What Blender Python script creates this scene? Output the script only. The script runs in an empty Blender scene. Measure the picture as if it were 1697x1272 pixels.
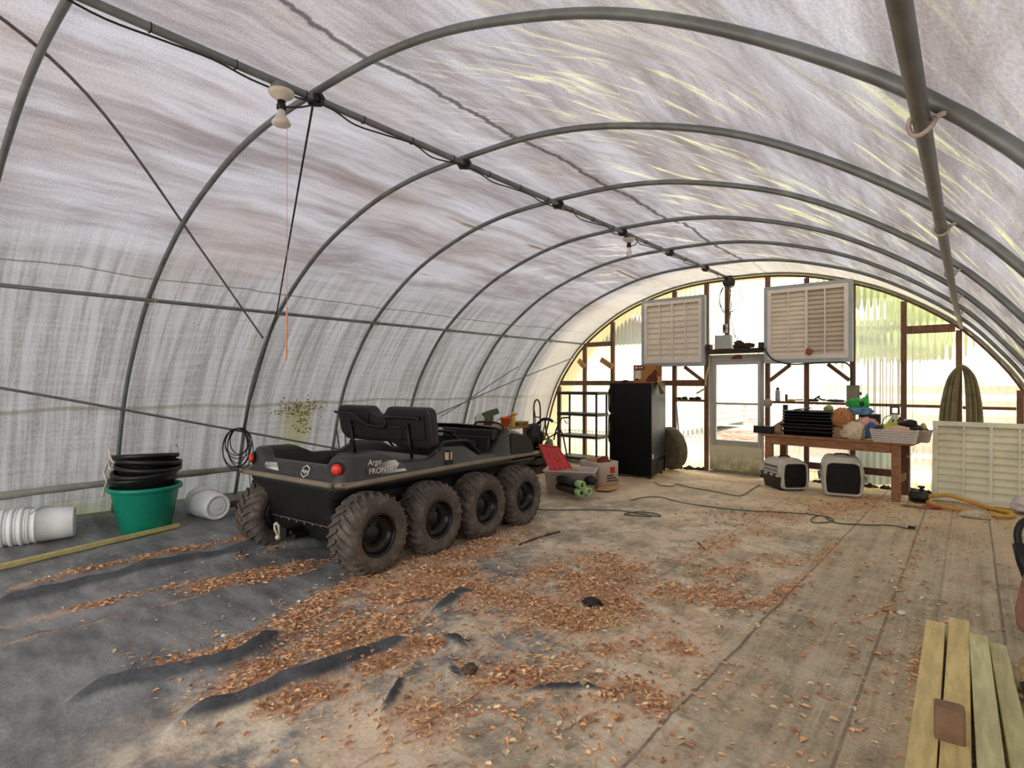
import bpy, bmesh, math, random
from mathutils import Vector, Matrix, Euler, noise
R = random.Random(7)
PI = math.pi
sc = bpy.context.scene
COL = sc.collection

# ------------------------------------------------------------------ camera
F, YAW, EYE = 917.0, 0.6931, 1.4
cd = bpy.data.cameras.new('camera'); cam = bpy.data.objects.new('camera', cd); COL.objects.link(cam)
cd.sensor_width = 36; cd.lens = 36 * F / 1697; cd.clip_start = .05; cd.clip_end = 300
cam.location = (0, 0, EYE); cam.rotation_euler = (PI / 2 - .0012, 0, YAW)
sc.camera = cam
CY, SY = math.cos(YAW), math.sin(YAW)
def ray(u, v):                       # measuring aid: a direction from the eye
    a, b = (u - 848.5) / F, (v - 635.5) / F
    return Vector((a * CY - SY, a * SY + CY, -b))
def G(u, v, z=0.0):                  # point on a level plane
    d = ray(u, v); t = (z - EYE) / d.z
    return Vector((d.x * t, d.y * t, z))
def W(u, v, y=8.82):                 # point on a wall plane across the tunnel
    d = ray(u, v); t = y / d.y
    return Vector((d.x * t, y, EYE + d.z * t))

# ------------------------------------------------------------------ materials
def lin(c):
    return tuple(((x / 255) / 12.92 if x / 255 <= .04045 else ((x / 255 + .055) / 1.055) ** 2.4) for x in c) + (1,)
class NT:
    def __init__(s, name):
        s.m = bpy.data.materials.new(name); s.m.use_nodes = True
        s.t = s.m.node_tree; s.t.nodes.clear()
        s.out = s.t.nodes.new('ShaderNodeOutputMaterial')
    def n(s, typ, **kw):
        x = s.t.nodes.new('ShaderNode' + typ)
        for k, v in kw.items(): setattr(x, k, v)
        return x
    def put(s, sock, v):
        if hasattr(v, 'is_output'): s.t.links.new(v, sock)
        else: sock.default_value = v
    def math(s, op, a, b=None, c=None, clamp=False):
        x = s.n('Math', operation=op, use_clamp=clamp)
        s.put(x.inputs[0], a)
        if b is not None: s.put(x.inputs[1], b)
        if c is not None: s.put(x.inputs[2], c)
        return x.outputs[0]
    def mix(s, f, a, b, blend='MIX'):
        x = s.n('Mix', data_type='RGBA', blend_type=blend)
        s.put(x.inputs[0], f); s.put(x.inputs[6], a); s.put(x.inputs[7], b)
        return x.outputs[2]
    def ramp(s, f, lo, hi):
        x = s.n('MapRange', interpolation_type='SMOOTHSTEP')
        s.put(x.inputs[0], f); x.inputs[1].default_value = lo; x.inputs[2].default_value = hi
        return x.outputs[0]
    def noise(s, vec, scale=1, detail=3, rough=.55, stretch=None, rot=None):
        if stretch or rot:
            mp = s.n('Mapping'); s.put(mp.inputs[0], vec)
            if stretch: mp.inputs['Scale'].default_value = stretch
            if rot: mp.inputs['Rotation'].default_value = rot
            vec = mp.outputs[0]
        x = s.n('TexNoise'); s.put(x.inputs['Vector'], vec)
        x.inputs['Scale'].default_value = scale; x.inputs['Detail'].default_value = detail; x.inputs['Roughness'].default_value = rough
        return x.outputs[0]
    def bump(s, h, strength=.3, dist=.01):
        x = s.n('Bump'); x.inputs['Strength'].default_value = strength; x.inputs['Distance'].default_value = dist
        s.put(x.inputs['Height'], h); return x.outputs[0]
MATS = {}
def M(name, rgb, rough=.55, metal=0, var=.18, scale=14, bump=0, dirt=None, dirt_amt=.5, spec=.5, stretch=None, alpha=None, trans=None):
    """a plain procedural surface: base colour, noise variation, optional dirt blotches and grain"""
    if name in MATS: return MATS[name]
    t = NT(name); co = t.n('TexCoord').outputs['Object']
    c = lin(rgb)
    f = t.noise(co, scale, 5, .6, stretch)
    f2 = t.ramp(f, .3, .7)
    lo = tuple(x * (1 - var) for x in c[:3]) + (1,); hi = tuple(min(1, x * (1 + var)) for x in c[:3]) + (1,)
    col = t.mix(f2, lo, hi)
    if dirt:
        d = t.ramp(t.noise(co, scale * .35, 6, .65), .45, .7)
        col = t.mix(t.math('MULTIPLY', d, dirt_amt), col, lin(dirt))
    p = t.n('BsdfPrincipled'); t.put(p.inputs['Base Color'], col)
    rr = t.math('ADD', t.math('MULTIPLY', f, .2), rough - .1, clamp=True); t.put(p.inputs['Roughness'], rr)
    p.inputs['Metallic'].default_value = metal; p.inputs['Specular IOR Level'].default_value = spec
    if trans: p.inputs['Transmission Weight'].default_value = trans
    if alpha: p.inputs['Alpha'].default_value = alpha
    if bump: t.put(p.inputs['Normal'], t.bump(t.noise(co, scale * 3, 4), bump, .01))
    t.t.links.new(p.outputs[0], t.out.inputs[0])
    MATS[name] = t.m; return t.m

# ------------------------------------------------------------------ mesh builder
def rot(*e): return Euler(e).to_matrix().to_4x4()
class MB:
    def __init__(s, mat4=None): s.v, s.f, s.sm, s.X = [], [], [], mat4 or Matrix()
    def add(s, vs, fs, smooth=False):
        b = len(s.v); s.v += [s.X @ Vector(p) for p in vs]
        s.f += [[i + b for i in q] for q in fs]; s.sm += [smooth] * len(fs); return s
    def box(s, c, d, r=None):
        m = Matrix.Translation(Vector(c)) @ (rot(*r) if r else Matrix())
        x, y, z = d[0] / 2, d[1] / 2, d[2] / 2
        vs = [m @ Vector(q) for q in ((-x, -y, -z), (x, -y, -z), (x, y, -z), (-x, y, -z), (-x, -y, z), (x, -y, z), (x, y, z), (-x, y, z))]
        return s.add(vs, [(0, 3, 2, 1), (4, 5, 6, 7), (0, 1, 5, 4), (1, 2, 6, 5), (2, 3, 7, 6), (3, 0, 4, 7)])
    def bx(s, x0, x1, y0, y1, z0, z1): return s.box(((x0 + x1) / 2, (y0 + y1) / 2, (z0 + z1) / 2), (abs(x1 - x0), abs(y1 - y0), abs(z1 - z0)))
    def beam(s, a, b, w, h, up=(0, 0, 1)):
        a, b = Vector(a), Vector(b); d = (b - a).normalized(); u = Vector(up)
        if abs(d.dot(u)) > .98: u = Vector((0, 1, 0))
        sd = d.cross(u).normalized(); u = sd.cross(d)
        q = [(-1, -1), (1, -1), (1, 1), (-1, 1)]
        vs = [p + sd * (i * w / 2) + u * (j * h / 2) for p in (a, b) for i, j in q]
        return s.add(vs, [(0, 3, 2, 1), (4, 5, 6, 7), (0, 1, 5, 4), (1, 2, 6, 5), (2, 3, 7, 6), (3, 0, 4, 7)])
    def loft(s, rings, cap=True, smooth=True, closed=False):
        n = len(rings[0]); vs = [p for r in rings for p in r]; fs = []
        m = len(rings)
        for k in range(m if closed else m - 1):
            a, b = k * n, ((k + 1) % m) * n
            for i in range(n): j = (i + 1) % n; fs.append((a + i, a + j, b + j, b + i))
        s.add(vs, fs, smooth)
        if cap and not closed:
            s.add(rings[0], [tuple(range(n))[::-1]]); s.add(rings[-1], [tuple(range(n))])
        return s
    def strip(s, rows, smooth=True):            # an open grid of points
        n = len(rows[0]); vs = [p for r in rows for p in r]
        return s.add(vs, [(k * n + i, k * n + i + 1, (k + 1) * n + i + 1, (k + 1) * n + i) for k in range(len(rows) - 1) for i in range(n - 1)], smooth)
    def tube(s, pts, r, n=8, closed=False, flat=1):
        P = [Vector(p) for p in pts]; m = len(P); rings = []; u = None
        for k in range(m):
            a, b = (P[(k - 1) % m], P[(k + 1) % m]) if closed else (P[max(k - 1, 0)], P[min(k + 1, m - 1)])
            d = (b - a).normalized()
            if u is None: u = Vector((0, 0, 1)) if abs(d.z) < .9 else Vector((1, 0, 0))
            u = (u - d * u.dot(d)).normalized(); w = d.cross(u)
            rr = r[k] if isinstance(r, (list, tuple)) else r
            rings.append([P[k] + (w * math.cos(2 * PI * i / n) + u * (math.sin(2 * PI * i / n) * flat)) * rr for i in range(n)])
        return s.loft(rings, True, True, closed)
    def lathe(s, prof, n=32, m=None):
        m = m or Matrix(); rings = [[m @ Vector((r * math.cos(2 * PI * i / n), r * math.sin(2 * PI * i / n), z)) for i in range(n)] for r, z in prof]
        return s.loft(rings, True, True)
    def prism(s, poly, t, m=None):              # polygon in xy, extruded along z by t
        m = m or Matrix(); n = len(poly)
        lo = [m @ Vector((x, y, 0)) for x, y in poly]; hi = [m @ Vector((x, y, t)) for x, y in poly]
        return s.add(lo + hi, [tuple(range(n))[::-1], tuple(range(n, 2 * n))] + [(i, (i + 1) % n, n + (i + 1) % n, n + i) for i in range(n)])
    def lump(s, c, d, seed=0, amp=.25, fr=3, sub=3, flatb=True, ridge=False):   # crumpled soft body
        bm = bmesh.new(); bmesh.ops.create_icosphere(bm, subdivisions=sub, radius=.5)
        for v in bm.verts:
            p = v.co * fr + Vector((seed * 7.3, seed * 3.1, 0)); k = noise.noise(p)
            if ridge: k = .5 - abs(k) * 2
            k += .4 * noise.noise(p * 2.7); v.co *= 1 + amp * k
            if flatb: v.co.z = max(v.co.z, -.40)
        bm.verts.index_update()
        vs = [(c[0] + v.co.x * d[0], c[1] + v.co.y * d[1], c[2] + v.co.z * d[2]) for v in bm.verts]
        s.add(vs, [[v.index for v in f.verts] for f in bm.faces], True); bm.free(); return s
    def build(s, name, mat, parent=None, bevel=0, seg=2, sub=0, solid=0):
        me = bpy.data.meshes.new(name); me.from_pydata(s.v, [], s.f); me.update()
        me.polygons.foreach_set('use_smooth', s.sm)
        for mm in (mat if isinstance(mat, (list, tuple)) else [mat]): me.materials.append(mm)
        bm = bmesh.new(); bm.from_mesh(me); bmesh.ops.remove_doubles(bm, verts=bm.verts, dist=1e-6)
        bmesh.ops.recalc_face_normals(bm, faces=bm.faces); bm.to_mesh(me); bm.free()
        o = bpy.data.objects.new(name, me); COL.objects.link(o)
        if parent: o.parent = parent
        if solid:
            q = o.modifiers.new('thickness', 'SOLIDIFY'); q.thickness = solid; q.offset = 0
        if bevel:
            q = o.modifiers.new('edges', 'BEVEL'); q.width = bevel; q.segments = seg; q.limit_method = 'ANGLE'; q.angle_limit = .6
        if sub:
            q = o.modifiers.new('round', 'SUBSURF'); q.levels = q.render_levels = sub
        return o
def tag(o, label, cat, group=None):
    o['label'] = label; o['category'] = cat
    if group: o['group'] = group
    return o
def thing(name, label, cat, loc=(0, 0, 0), rz=0, group=None, r=None):
    o = bpy.data.objects.new(name, None); COL.objects.link(o); o.empty_display_size = .1
    o.location = loc; o.rotation_euler = r or (0, 0, rz); return tag(o, label, cat, group)
def struct(o): o['kind'] = 'structure'; return o
def stuff(o, label, cat): o['kind'] = 'stuff'; return tag(o, label, cat)
def dup(root, loc, rz=None, label=None, r=None):
    c = root.copy(); COL.objects.link(c); c.location = loc
    if r: c.rotation_euler = r
    elif rz is not None: c.rotation_euler = (0, 0, rz)
    if label: c['label'] = label
    for ch in root.children:
        d = ch.copy(); COL.objects.link(d); d.parent = c
        for g in ch.children:
            e = g.copy(); COL.objects.link(e); e.parent = d
    return c
def text(body, size, mat, parent, m, name='lettering', depth=.001, shear=0, align='CENTER'):
    cu = bpy.data.curves.new(name, 'FONT'); cu.body = body; cu.size = size; cu.extrude = depth; cu.shear = shear
    cu.align_x = align; cu.align_y = 'CENTER'; cu.materials.append(mat)
    tmp = bpy.data.objects.new(name + '_font', cu); COL.objects.link(tmp)
    bpy.context.view_layer.update()
    me = bpy.data.meshes.new_from_object(tmp.evaluated_get(bpy.context.evaluated_depsgraph_get()))
    bpy.data.objects.remove(tmp); me.name = name
    o = bpy.data.objects.new(name, me); COL.objects.link(o); o.parent = parent; o.matrix_local = m; return o
def spline(pts, k=8, closed=False):             # Catmull-Rom through points
    P = [Vector(p) for p in pts]; n = len(P); out = []
    for i in range(n if closed else n - 1):
        if closed: a, b, c, d = P[i - 1], P[i], P[(i + 1) % n], P[(i + 2) % n]
        else: a, b, c, d = P[max(i - 1, 0)], P[i], P[i + 1], P[min(i + 2, n - 1)]
        for j in range(k):
            t = j / k
            out.append(.5 * ((2 * b) + (c - a) * t + (2 * a - 5 * b + 4 * c - d) * t * t + (3 * b - a - 3 * c + d) * t ** 3))
    if not closed: out.append(P[-1])
    return out

# ------------------------------------------------------------------ tunnel profile
CX = -2.85
HALF = spline([(0, 3.05, 0), (.65, 3.025, 0), (1.27, 2.905, 0), (2.0, 2.63, 0), (2.7, 2.16, 0), (3.1, 1.71, 0), (3.34, 1.33, 0), (3.49, .95, 0), (3.58, .64, 0), (3.68, .3, 0), (3.78, 0, 0)], 6)
ARC = [0]
for a, b in zip(HALF, HALF[1:]): ARC.append(ARC[-1] + (b - a).length)
LEN = ARC[-1]
def arch(s, off=0.0):                           # signed arc length -> (x, z), off = metres outside the hoop line
    q = min(abs(s), LEN)
    i = next((k for k in range(1, len(ARC)) if ARC[k] >= q), len(ARC) - 1)
    t = (q - ARC[i - 1]) / (ARC[i] - ARC[i - 1]); p = HALF[i - 1].lerp(HALF[i], t)
    d = (HALF[min(i + 1, len(HALF) - 1)] - HALF[max(i - 2, 0)]).normalized(); nx, nz = -d.y, d.x
    if nz < 0: nx, nz = -nx, -nz
    nx = abs(nx); x = p.x + nx * off; z = p.y + abs(nz) * off
    return (CX + (x if s >= 0 else -x), z)
def arch_z(x):                                   # height of the hoop line above x
    q = abs(x - CX)
    for a, b in zip(HALF, HALF[1:]):
        if a.x <= q <= b.x: return a.y + (b.y - a.y) * (q - a.x) / (b.x - a.x)
    return 0
def s_of_z(z):
    for k in range(len(HALF) - 1):
        a, b = HALF[k], HALF[k + 1]
        if a.y >= z >= b.y: return ARC[k] + (ARC[k + 1] - ARC[k]) * (a.y - z) / (a.y - b.y)
    return 0 if z > 3 else LEN
HY = [.61] + [1.7012 + 1.1934 * i for i in range(6)]     # hoops in view
YE, YB, YO = 8.86, -2.6, 9.42                             # gable, back end, eave beyond the gable

# ------------------------------------------------------------------ film cover
def film_material():
    t = NT('greenhouse_film'); uv = t.n('UVMap').outputs[0]
    sx = t.n('SeparateXYZ'); t.put(sx.inputs[0], uv); u, v = sx.outputs[0], sx.outputs[1]
    au = t.math('ABSOLUTE', u)
    top = t.math('ADD', t.math('MULTIPLY', t.noise(uv, 1, 6, .66, (2.6, .40, 1)), .72), t.math('MULTIPLY', t.noise(uv, 1, 5, .7, (11, 1.0, 1)), .28)); side = t.noise(uv, 1, 6, .68, (.45, 10, 1))
    side2 = t.noise(uv, 1, 5, .7, (1.0, 36, 1)); big = t.noise(uv, .7, 3)
    grain = t.noise(uv, 85, 3, .7); speck = t.noise(uv, 30, 4, .75)
    m = t.ramp(u, -2.0, -3.0)
    m = t.math('MULTIPLY', m, t.ramp(u, -1.2, -2.6))
    f = t.mix(m, t.ramp(top, .36, .62), t.ramp(t.math('ADD', t.math('ADD', t.math('MULTIPLY', side, .5), t.math('MULTIPLY', side2, .32)), t.math('MULTIPLY', t.noise(uv, 1, 4, .7, (26, 1.6, 1)), .18)), .36, .62))
    col = t.mix(f, t.mix(m, lin((141, 134, 137)), lin((141, 139, 138))), t.mix(m, lin((195, 195, 205)), lin((188, 191, 195))))
    grime = t.math('MULTIPLY', t.ramp(speck, .5, .72), t.math('MULTIPLY', t.ramp(u, -1.6, -3.4), t.ramp(side, .62, .4)))
    col = t.mix(t.math('MULTIPLY', grime, .7), col, lin((112, 106, 92)))
    warm = t.ramp(t.noise(uv, 1, 3, .5, (1.1, .8, 1)), .45, .68)
    col = t.mix(t.math('MULTIPLY', t.math('MULTIPLY', warm, .34), t.ramp(u, -3.4, -2.4)), col, lin((174, 158, 148)))
    # sun and foliage light through creases on the far slope, painted into the colour
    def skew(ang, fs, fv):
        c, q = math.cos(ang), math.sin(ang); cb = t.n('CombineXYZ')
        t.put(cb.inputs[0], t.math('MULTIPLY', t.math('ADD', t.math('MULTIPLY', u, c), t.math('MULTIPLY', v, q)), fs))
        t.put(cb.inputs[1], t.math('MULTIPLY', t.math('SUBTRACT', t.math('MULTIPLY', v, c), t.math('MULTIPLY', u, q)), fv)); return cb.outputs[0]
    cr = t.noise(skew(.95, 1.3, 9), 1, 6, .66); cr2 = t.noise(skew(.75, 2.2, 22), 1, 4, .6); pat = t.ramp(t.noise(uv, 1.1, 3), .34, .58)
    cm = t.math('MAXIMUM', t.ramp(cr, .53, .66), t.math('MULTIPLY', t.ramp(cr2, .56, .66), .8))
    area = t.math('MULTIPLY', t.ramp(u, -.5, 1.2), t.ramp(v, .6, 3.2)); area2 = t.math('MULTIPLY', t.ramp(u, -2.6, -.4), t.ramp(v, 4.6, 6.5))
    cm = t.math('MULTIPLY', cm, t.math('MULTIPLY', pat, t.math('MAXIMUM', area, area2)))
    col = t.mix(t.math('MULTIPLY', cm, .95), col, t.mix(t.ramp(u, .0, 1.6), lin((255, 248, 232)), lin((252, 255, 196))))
    dk = t.noise(skew(1.0, 1.0, 6), 1, 6, .65)
    col = t.mix(t.math('MULTIPLY', t.math('MULTIPLY', t.ramp(dk, .48, .70), t.ramp(u, -.4, 1.0)), .62), col, lin((138, 132, 122)))
    # dirt caught in folds along the tunnel; a dark wavy line near the ridge
    wob = t.math('MULTIPLY', t.math('SUBTRACT', t.noise(uv, 1, 4, .6, (1, 9, 1)), .5), .09)
    lo = t.math('MULTIPLY', t.math('SUBTRACT', t.noise(uv, 1, 2, .5, (.5, .55, 1)), .5), .35)
    for u0, w, k, c, vr in ((.46, .030, .85, (78, 74, 74), None), (-.98, .06, .42, (120, 110, 106), None), (-1.07, .035, .8, (120, 98, 52), .60), (-1.75, .03, .2, (140, 124, 112), None),
                            (-2.72, .012, .7, (92, 86, 80), None), (-2.05, .02, .5, (132, 112, 70), .62), (-4.17, .028, .5, (112, 108, 84), None), (1.35, .06, .3, (150, 138, 130), None)):
        d = t.math('ABSOLUTE', t.math('ADD', t.math('SUBTRACT', u, u0), wob if u0 == .46 else t.math('MULTIPLY', lo, .35)))
        g = t.math('MULTIPLY', t.ramp(d, w, w * .3), k)
        if vr: g = t.math('MULTIPLY', g, t.ramp(t.noise(uv, .9, 3, .5, (.3, 1, 1)), vr - .1, vr))
        col = t.mix(g, col, lin(c))
    # green growth soaking through low on the left
    a = t.math('MULTIPLY', t.ramp(t.math('ABSOLUTE', t.math('SUBTRACT', v, 3.55)), .28, .05), t.math('MULTIPLY', t.ramp(u, -4.2, -4.3), t.ramp(u, -4.95, -4.6)))
    a = t.math('MULTIPLY', a, t.ramp(side2, .3, .55))
    col = t.mix(t.math('MULTIPLY', a, .75), col, lin((150, 146, 78)))
    b = t.math('MULTIPLY', t.ramp(au, 5.05, 5.25), t.ramp(big, .35, .6)); col = t.mix(t.math('MULTIPLY', b, .6), col, lin((150, 158, 96)))
    # sun glow on the end bay, painted in as a paler film colour
    glow = t.ramp(v, 7.75, 8.3); col = t.mix(t.math('MULTIPLY', glow, .55), col, lin((255, 246, 226)))
    eave = t.math('MULTIPLY', t.ramp(v, 8.84, 8.9), .8); col = t.mix(eave, col, lin((196, 188, 112)))
    col = t.mix(1, col, t.mix(t.ramp(grain, .3, .7), (.78, .78, .78, 1), (1.04, 1.04, 1.04, 1)), 'MULTIPLY')
    bh = t.math('ADD', t.math('MULTIPLY', cr, 1.0), t.math('MULTIPLY', top, .6)); bn = t.bump(bh, .5, .03)
    tr = t.n('BsdfTranslucent'); t.put(tr.inputs[0], col); t.put(tr.inputs[1], bn)
    df = t.n('BsdfDiffuse'); t.put(df.inputs[0], col); t.put(df.inputs[2], bn)
    mx = t.n('MixShader'); mx.inputs[0].default_value = .22
    t.t.links.new(df.outputs[0], mx.inputs[1]); t.t.links.new(tr.outputs[0], mx.inputs[2]); t.t.links.new(mx.outputs[0], t.out.inputs[0])
    return t.m
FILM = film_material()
def film_sheet(name, s0, s1, y0, y1, off=.03, ds=.06, dy=.06):
    ns, ny = max(2, int(abs(s1 - s0) / ds)), max(2, int((y1 - y0) / dy)); rows = []; uv = []
    for j in range(ny + 1):
        y = y0 + (y1 - y0) * j / ny; row = []
        bay = min(abs(y - h) for h in HY + [YE, -.5, -1.6]); puff = .05 * min(1, bay / .5) ** 1.3
        for i in range(ns + 1):
            s = s0 + (s1 - s0) * i / ns
            k = off + puff * (.5 + noise.noise(Vector((s * .9, y * .9, 0)))) + .012 * min(1, bay / .2) * noise.noise(Vector((s * 3, y * 7, 4)))
            if s < -3.9: k += .035 * max(0, 1 - abs(s + 4.17) / .12) * (.6 + .4 * noise.noise(Vector((y, 0, 1)))) * min(1, bay / .15)
            x, z = arch(s, max(k, .026)); row.append((x, y, z)); uv.append((s, y))
        rows.append(row)
    mb = MB().strip(rows); me = bpy.data.meshes.new(name); me.from_pydata(mb.v, [], mb.f); me.update()
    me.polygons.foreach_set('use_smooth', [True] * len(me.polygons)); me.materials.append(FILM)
    l = me.uv_layers.new(name='UVMap')
    for lp in me.loops: l.data[lp.index].uv = uv[lp.vertex_index]
    o = bpy.data.objects.new(name, me); COL.objects.link(o); return struct(o)
SK = s_of_z(.42)
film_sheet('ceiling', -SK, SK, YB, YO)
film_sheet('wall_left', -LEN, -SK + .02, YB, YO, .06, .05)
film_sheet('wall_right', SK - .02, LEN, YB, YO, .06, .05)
mb = MB()          # the rolled hem along the foot of the left film
rr = [(arch(-SK, .035)[0], YB + .1 * k, arch(-SK)[1] + .02 * noise.noise(Vector((k * .21, 1, 0)))) for k in range(int((YO - YB) / .1))]
struct(mb.tube(rr, [.034 + .012 * noise.noise(Vector((k * .33, 0, 0))) for k in range(len(rr))], 10).build('trim_1', M('hem_film', (158, 156, 146), .8, dirt=(120, 116, 92), scale=5)))

STEEL = M('galvanised_pipe', (122, 127, 126), .45, .4, .15, 9, dirt=(92, 90, 84))
PIPE2 = M('weathered_pipe', (108, 106, 100), .5, .4, .2, 9)
STRAP = M('white_strap', (196, 184, 172), .7)
BLACKW = M('black_wire', (30, 28, 28), .5, var=.3)
names = ['nearest the camera, crossing the top left corner of the view', 'crossing the ridge beside the nearer lamp', 'its left foot carrying the coil of wire', 'third from the nearer lamp, behind the vehicle seats',
         'just in front of the farther lamp on the ridge', 'just beyond the farther lamp on the ridge', 'last one before the panelled end wall', 'flat against the panelled end wall']
for k, y in enumerate(HY + [YE - .09]):
    n = 90; pts = []
    for i in range(n + 1):
        x, z = arch(-LEN + 2 * LEN * i / n, -.0); pts.append((x, y, z - (.12 if i in (0, n) else 0)))
    tag(MB().tube(pts, .0195 if k < 7 else .017, 10).build('hoop', STEEL), 'steel tunnel hoop ' + names[k], 'hoop', 'steel tunnel hoops')

# ridge pipe with its clamps
rp = thing('ridge_pipe', 'long steel ridge pipe under the top of the hoops', 'pipe', (-2.86, 0, 3.01))
MB().tube([(0, y, 0) for y in (YB + .2, 2, 5, 8.7)], .021, 10).build('pipe', STEEL, rp)
for k, y in enumerate(HY[1:]):
    MB().tube([(-.034, y - .03, .0), (-.02, y, .05), (.02, y, .05), (.034, y + .03, .0), (.02, y + .02, -.034), (-.02, y - .02, -.034)], .012, 6, True).lump((0, y, .0), (.06, .07, .06), k, .4, 4, 2, False).build('clamp', BLACKW, rp)
wr = [(.03 * math.sin(k * 2.1), .3 + k * .21, -.026 - .014 * abs(math.sin(k * 1.3))) for k in range(40)]
MB().tube(spline(wr, 4), .005, 6).build('wire', BLACKW, rp)
for k in range(22): 
    yy = .5 + k * .38; MB().tube([(.023 * math.cos(a), yy, .023 * math.sin(a) - .002) for a in [PI * j / 5 for j in range(10)]], .003, 5, True).build('zip_tie', BLACKW, rp)
rp_l = thing('side_pipe', 'steel side pipe along the left film wall at head height', 'pipe', (-5.52, 0, 2.125))
MB().tube([(0, YB + .2, 0), (0, 2, 0), (0, 5, 0), (0, 8.75, 0)], .017, 10).build('pipe', STEEL, rp_l)
for y in HY[1:]: MB().tube([(-.026, y + .0, .03), (.02, y + .04, .02), (.026, y + .03, -.02), (-.02, y, -.03), (-.03, y - .03, 0)], .006, 6, True).build('strap', STRAP, rp_l)
rp_r = thing('side_pipe', 'thick steel side pipe overhead near the right edge, tied with white straps', 'pipe', (-.095, 0, 2.04))
MB().tube([(.0, YB + .2, .02), (0, 1, .01), (0, 2, .0), (.0, 3, -.01), (0, 4.5, -.03), (0, 6, -.03), (0, 8.75, .04)], .019, 12).build('pipe', PIPE2, rp_r)
for y in HY[1:6]:
    s = MB().tube([(.026 * math.cos(a), y - .02 + .012 * math.sin(a * 2), .026 * math.sin(a) - .006) for a in [2 * PI * j / 12 for j in range(12)]], .006, 6, True)
    s.tube([(.026, y - .02, .0), (.045, y - .01, .012), (.075, y + .02, -.012)], .008, 6).build('strap', STRAP, rp_r)
def brace(pts, r, label, mat=STEEL, off=-.035):
    q = spline([(s, y, 0) for s, y in pts], 8)
    tag(MB().tube([(arch(p.x, off)[0], p.y, arch(p.x, off)[1]) for p in q], r, 8).build('brace_pipe', mat), label, 'brace')
brace([(-s_of_z(1.5), .3), (-s_of_z(1.16), 1.70), (-s_of_z(.86), 2.89), (-s_of_z(.56), 4.09), (-s_of_z(.3), 5.1)], .012, 'thin steel brace sloping down the left wall behind the tub stack')
brace([(-s_of_z(.78), 5.28), (-s_of_z(1.15), 6.47), (-s_of_z(1.55), 7.67), (-s_of_z(1.9), 8.75)], .009, 'thin steel brace rising to the end wall above the vehicle hood')
brace([(-s_of_z(.9), 5.9), (-s_of_z(1.2), 6.5), (-s_of_z(1.7), 7.3)], .007, 'short thin wire brace on the left wall above the orange pot', PIPE2)
brace([(-.3, .15), (-.8, .75), (-2.0, 1.7), (-2.82, 2.41), (-3.3, 2.85)], .009, 'thin dark brace running diagonally down the film at upper left', M('cable_grey', (116, 114, 116), .7), .012)

# ------------------------------------------------------------------ gable wall
def panel_material():
    t = NT('corrugated_fibreglass'); co = t.n('TexCoord').outputs['Object']
    z = t.n('SeparateXYZ'); t.put(z.inputs[0], co); zz = z.outputs[2]
    st = t.noise(co, 1, 5, .65, (9, 1, .35)); st2 = t.noise(co, 1, 4, .7, (30, 1, .8)); pt = t.noise(co, 1.1, 3)
    col = t.mix(t.ramp(st, .35, .68), lin((246, 250, 236)), lin((253, 255, 250)))
    col = t.mix(t.math('MULTIPLY', t.ramp(pt, .5, .68), .3), col, lin((226, 234, 190)))
    g = t.math('MULTIPLY', t.ramp(zz, .55, .02), t.ramp(st2, .38, .62)); col = t.mix(t.math('MULTIPLY', g, .65), col, lin((172, 180, 110)))
    tr = t.n('BsdfTranslucent'); t.put(tr.inputs[0], col)
    rf = t.n('BsdfRefraction'); t.put(rf.inputs[0], col); rf.inputs['Roughness'].default_value = .10; rf.inputs['IOR'].default_value = 1.10
    df = t.n('BsdfGlossy'); t.put(df.inputs[0], lin((230, 230, 215))); df.inputs['Roughness'].default_value = .4
    m1 = t.n('MixShader'); m1.inputs[0].default_value = .74
    t.t.links.new(tr.outputs[0], m1.inputs[1]); t.t.links.new(rf.outputs[0], m1.inputs[2])
    m2 = t.n('MixShader'); m2.inputs[0].default_value = .06
    t.t.links.new(m1.outputs[0], m2.inputs[1]); t.t.links.new(df.outputs[0], m2.inputs[2]); t.t.links.new(m2.outputs[0], t.out.inputs[0])
    return t.m
PANEL = panel_material()
DX0, DX1, DZ = -3.225, -2.385, 1.80
mb = MB(); x = CX - 3.74; step = .0146; k = 0
while x < CX + 3.74:
    x2 = x + step; y1, y2 = YE + .010 * math.cos(2 * PI * x / .076), YE + .010 * math.cos(2 * PI * x2 / .076)
    zb = 1.84 if DX0 - .03 < x < DX1 + .02 else -.02
    za, zc = arch_z(x) - .01, arch_z(x2) - .01
    if min(za, zc) > zb + .02: mb.add([(x, y1, zb), (x2, y2, zb), (x2, y2, zc), (x, y1, za)], [(0, 1, 2, 3)], True)
    x = x2
struct(mb.build('wall_back', PANEL))
WOOD = M('brown_timber', (112, 78, 58), .75, 0, .3, 5, .3, dirt=(70, 46, 34), stretch=(6, 6, 1))
WOODL = M('fresh_timber', (176, 130, 92), .75, 0, .25, 5, .3, dirt=(120, 80, 50), stretch=(6, 6, 1))
n_trim = [2]
def trim(a, b, w=.062, h=.062, mat=WOOD):
    o = struct(MB().beam(a, b, w, h, (0, 1, 0)).build('trim_%d' % n_trim[0], mat, bevel=.003)); n_trim[0] += 1; return o
YS = YE - .052
for xs, zb in ((-6.13, 0), (-5.55, 0), (-4.96, 0), (-3.8, 0), (-2.94, 2.06), (-1.82, 0), (-1.25, 0), (-.68, 0), (-.12, 0), (.44, 0)):
    trim((xs, YS, zb), (xs, YS, min(arch_z(xs - .03), arch_z(xs + .03)) - .05))
for xs in (-3.262, -2.345): trim((xs, YS, 0), (xs, YS, arch_z(xs) - .05), .06, .075)
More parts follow.
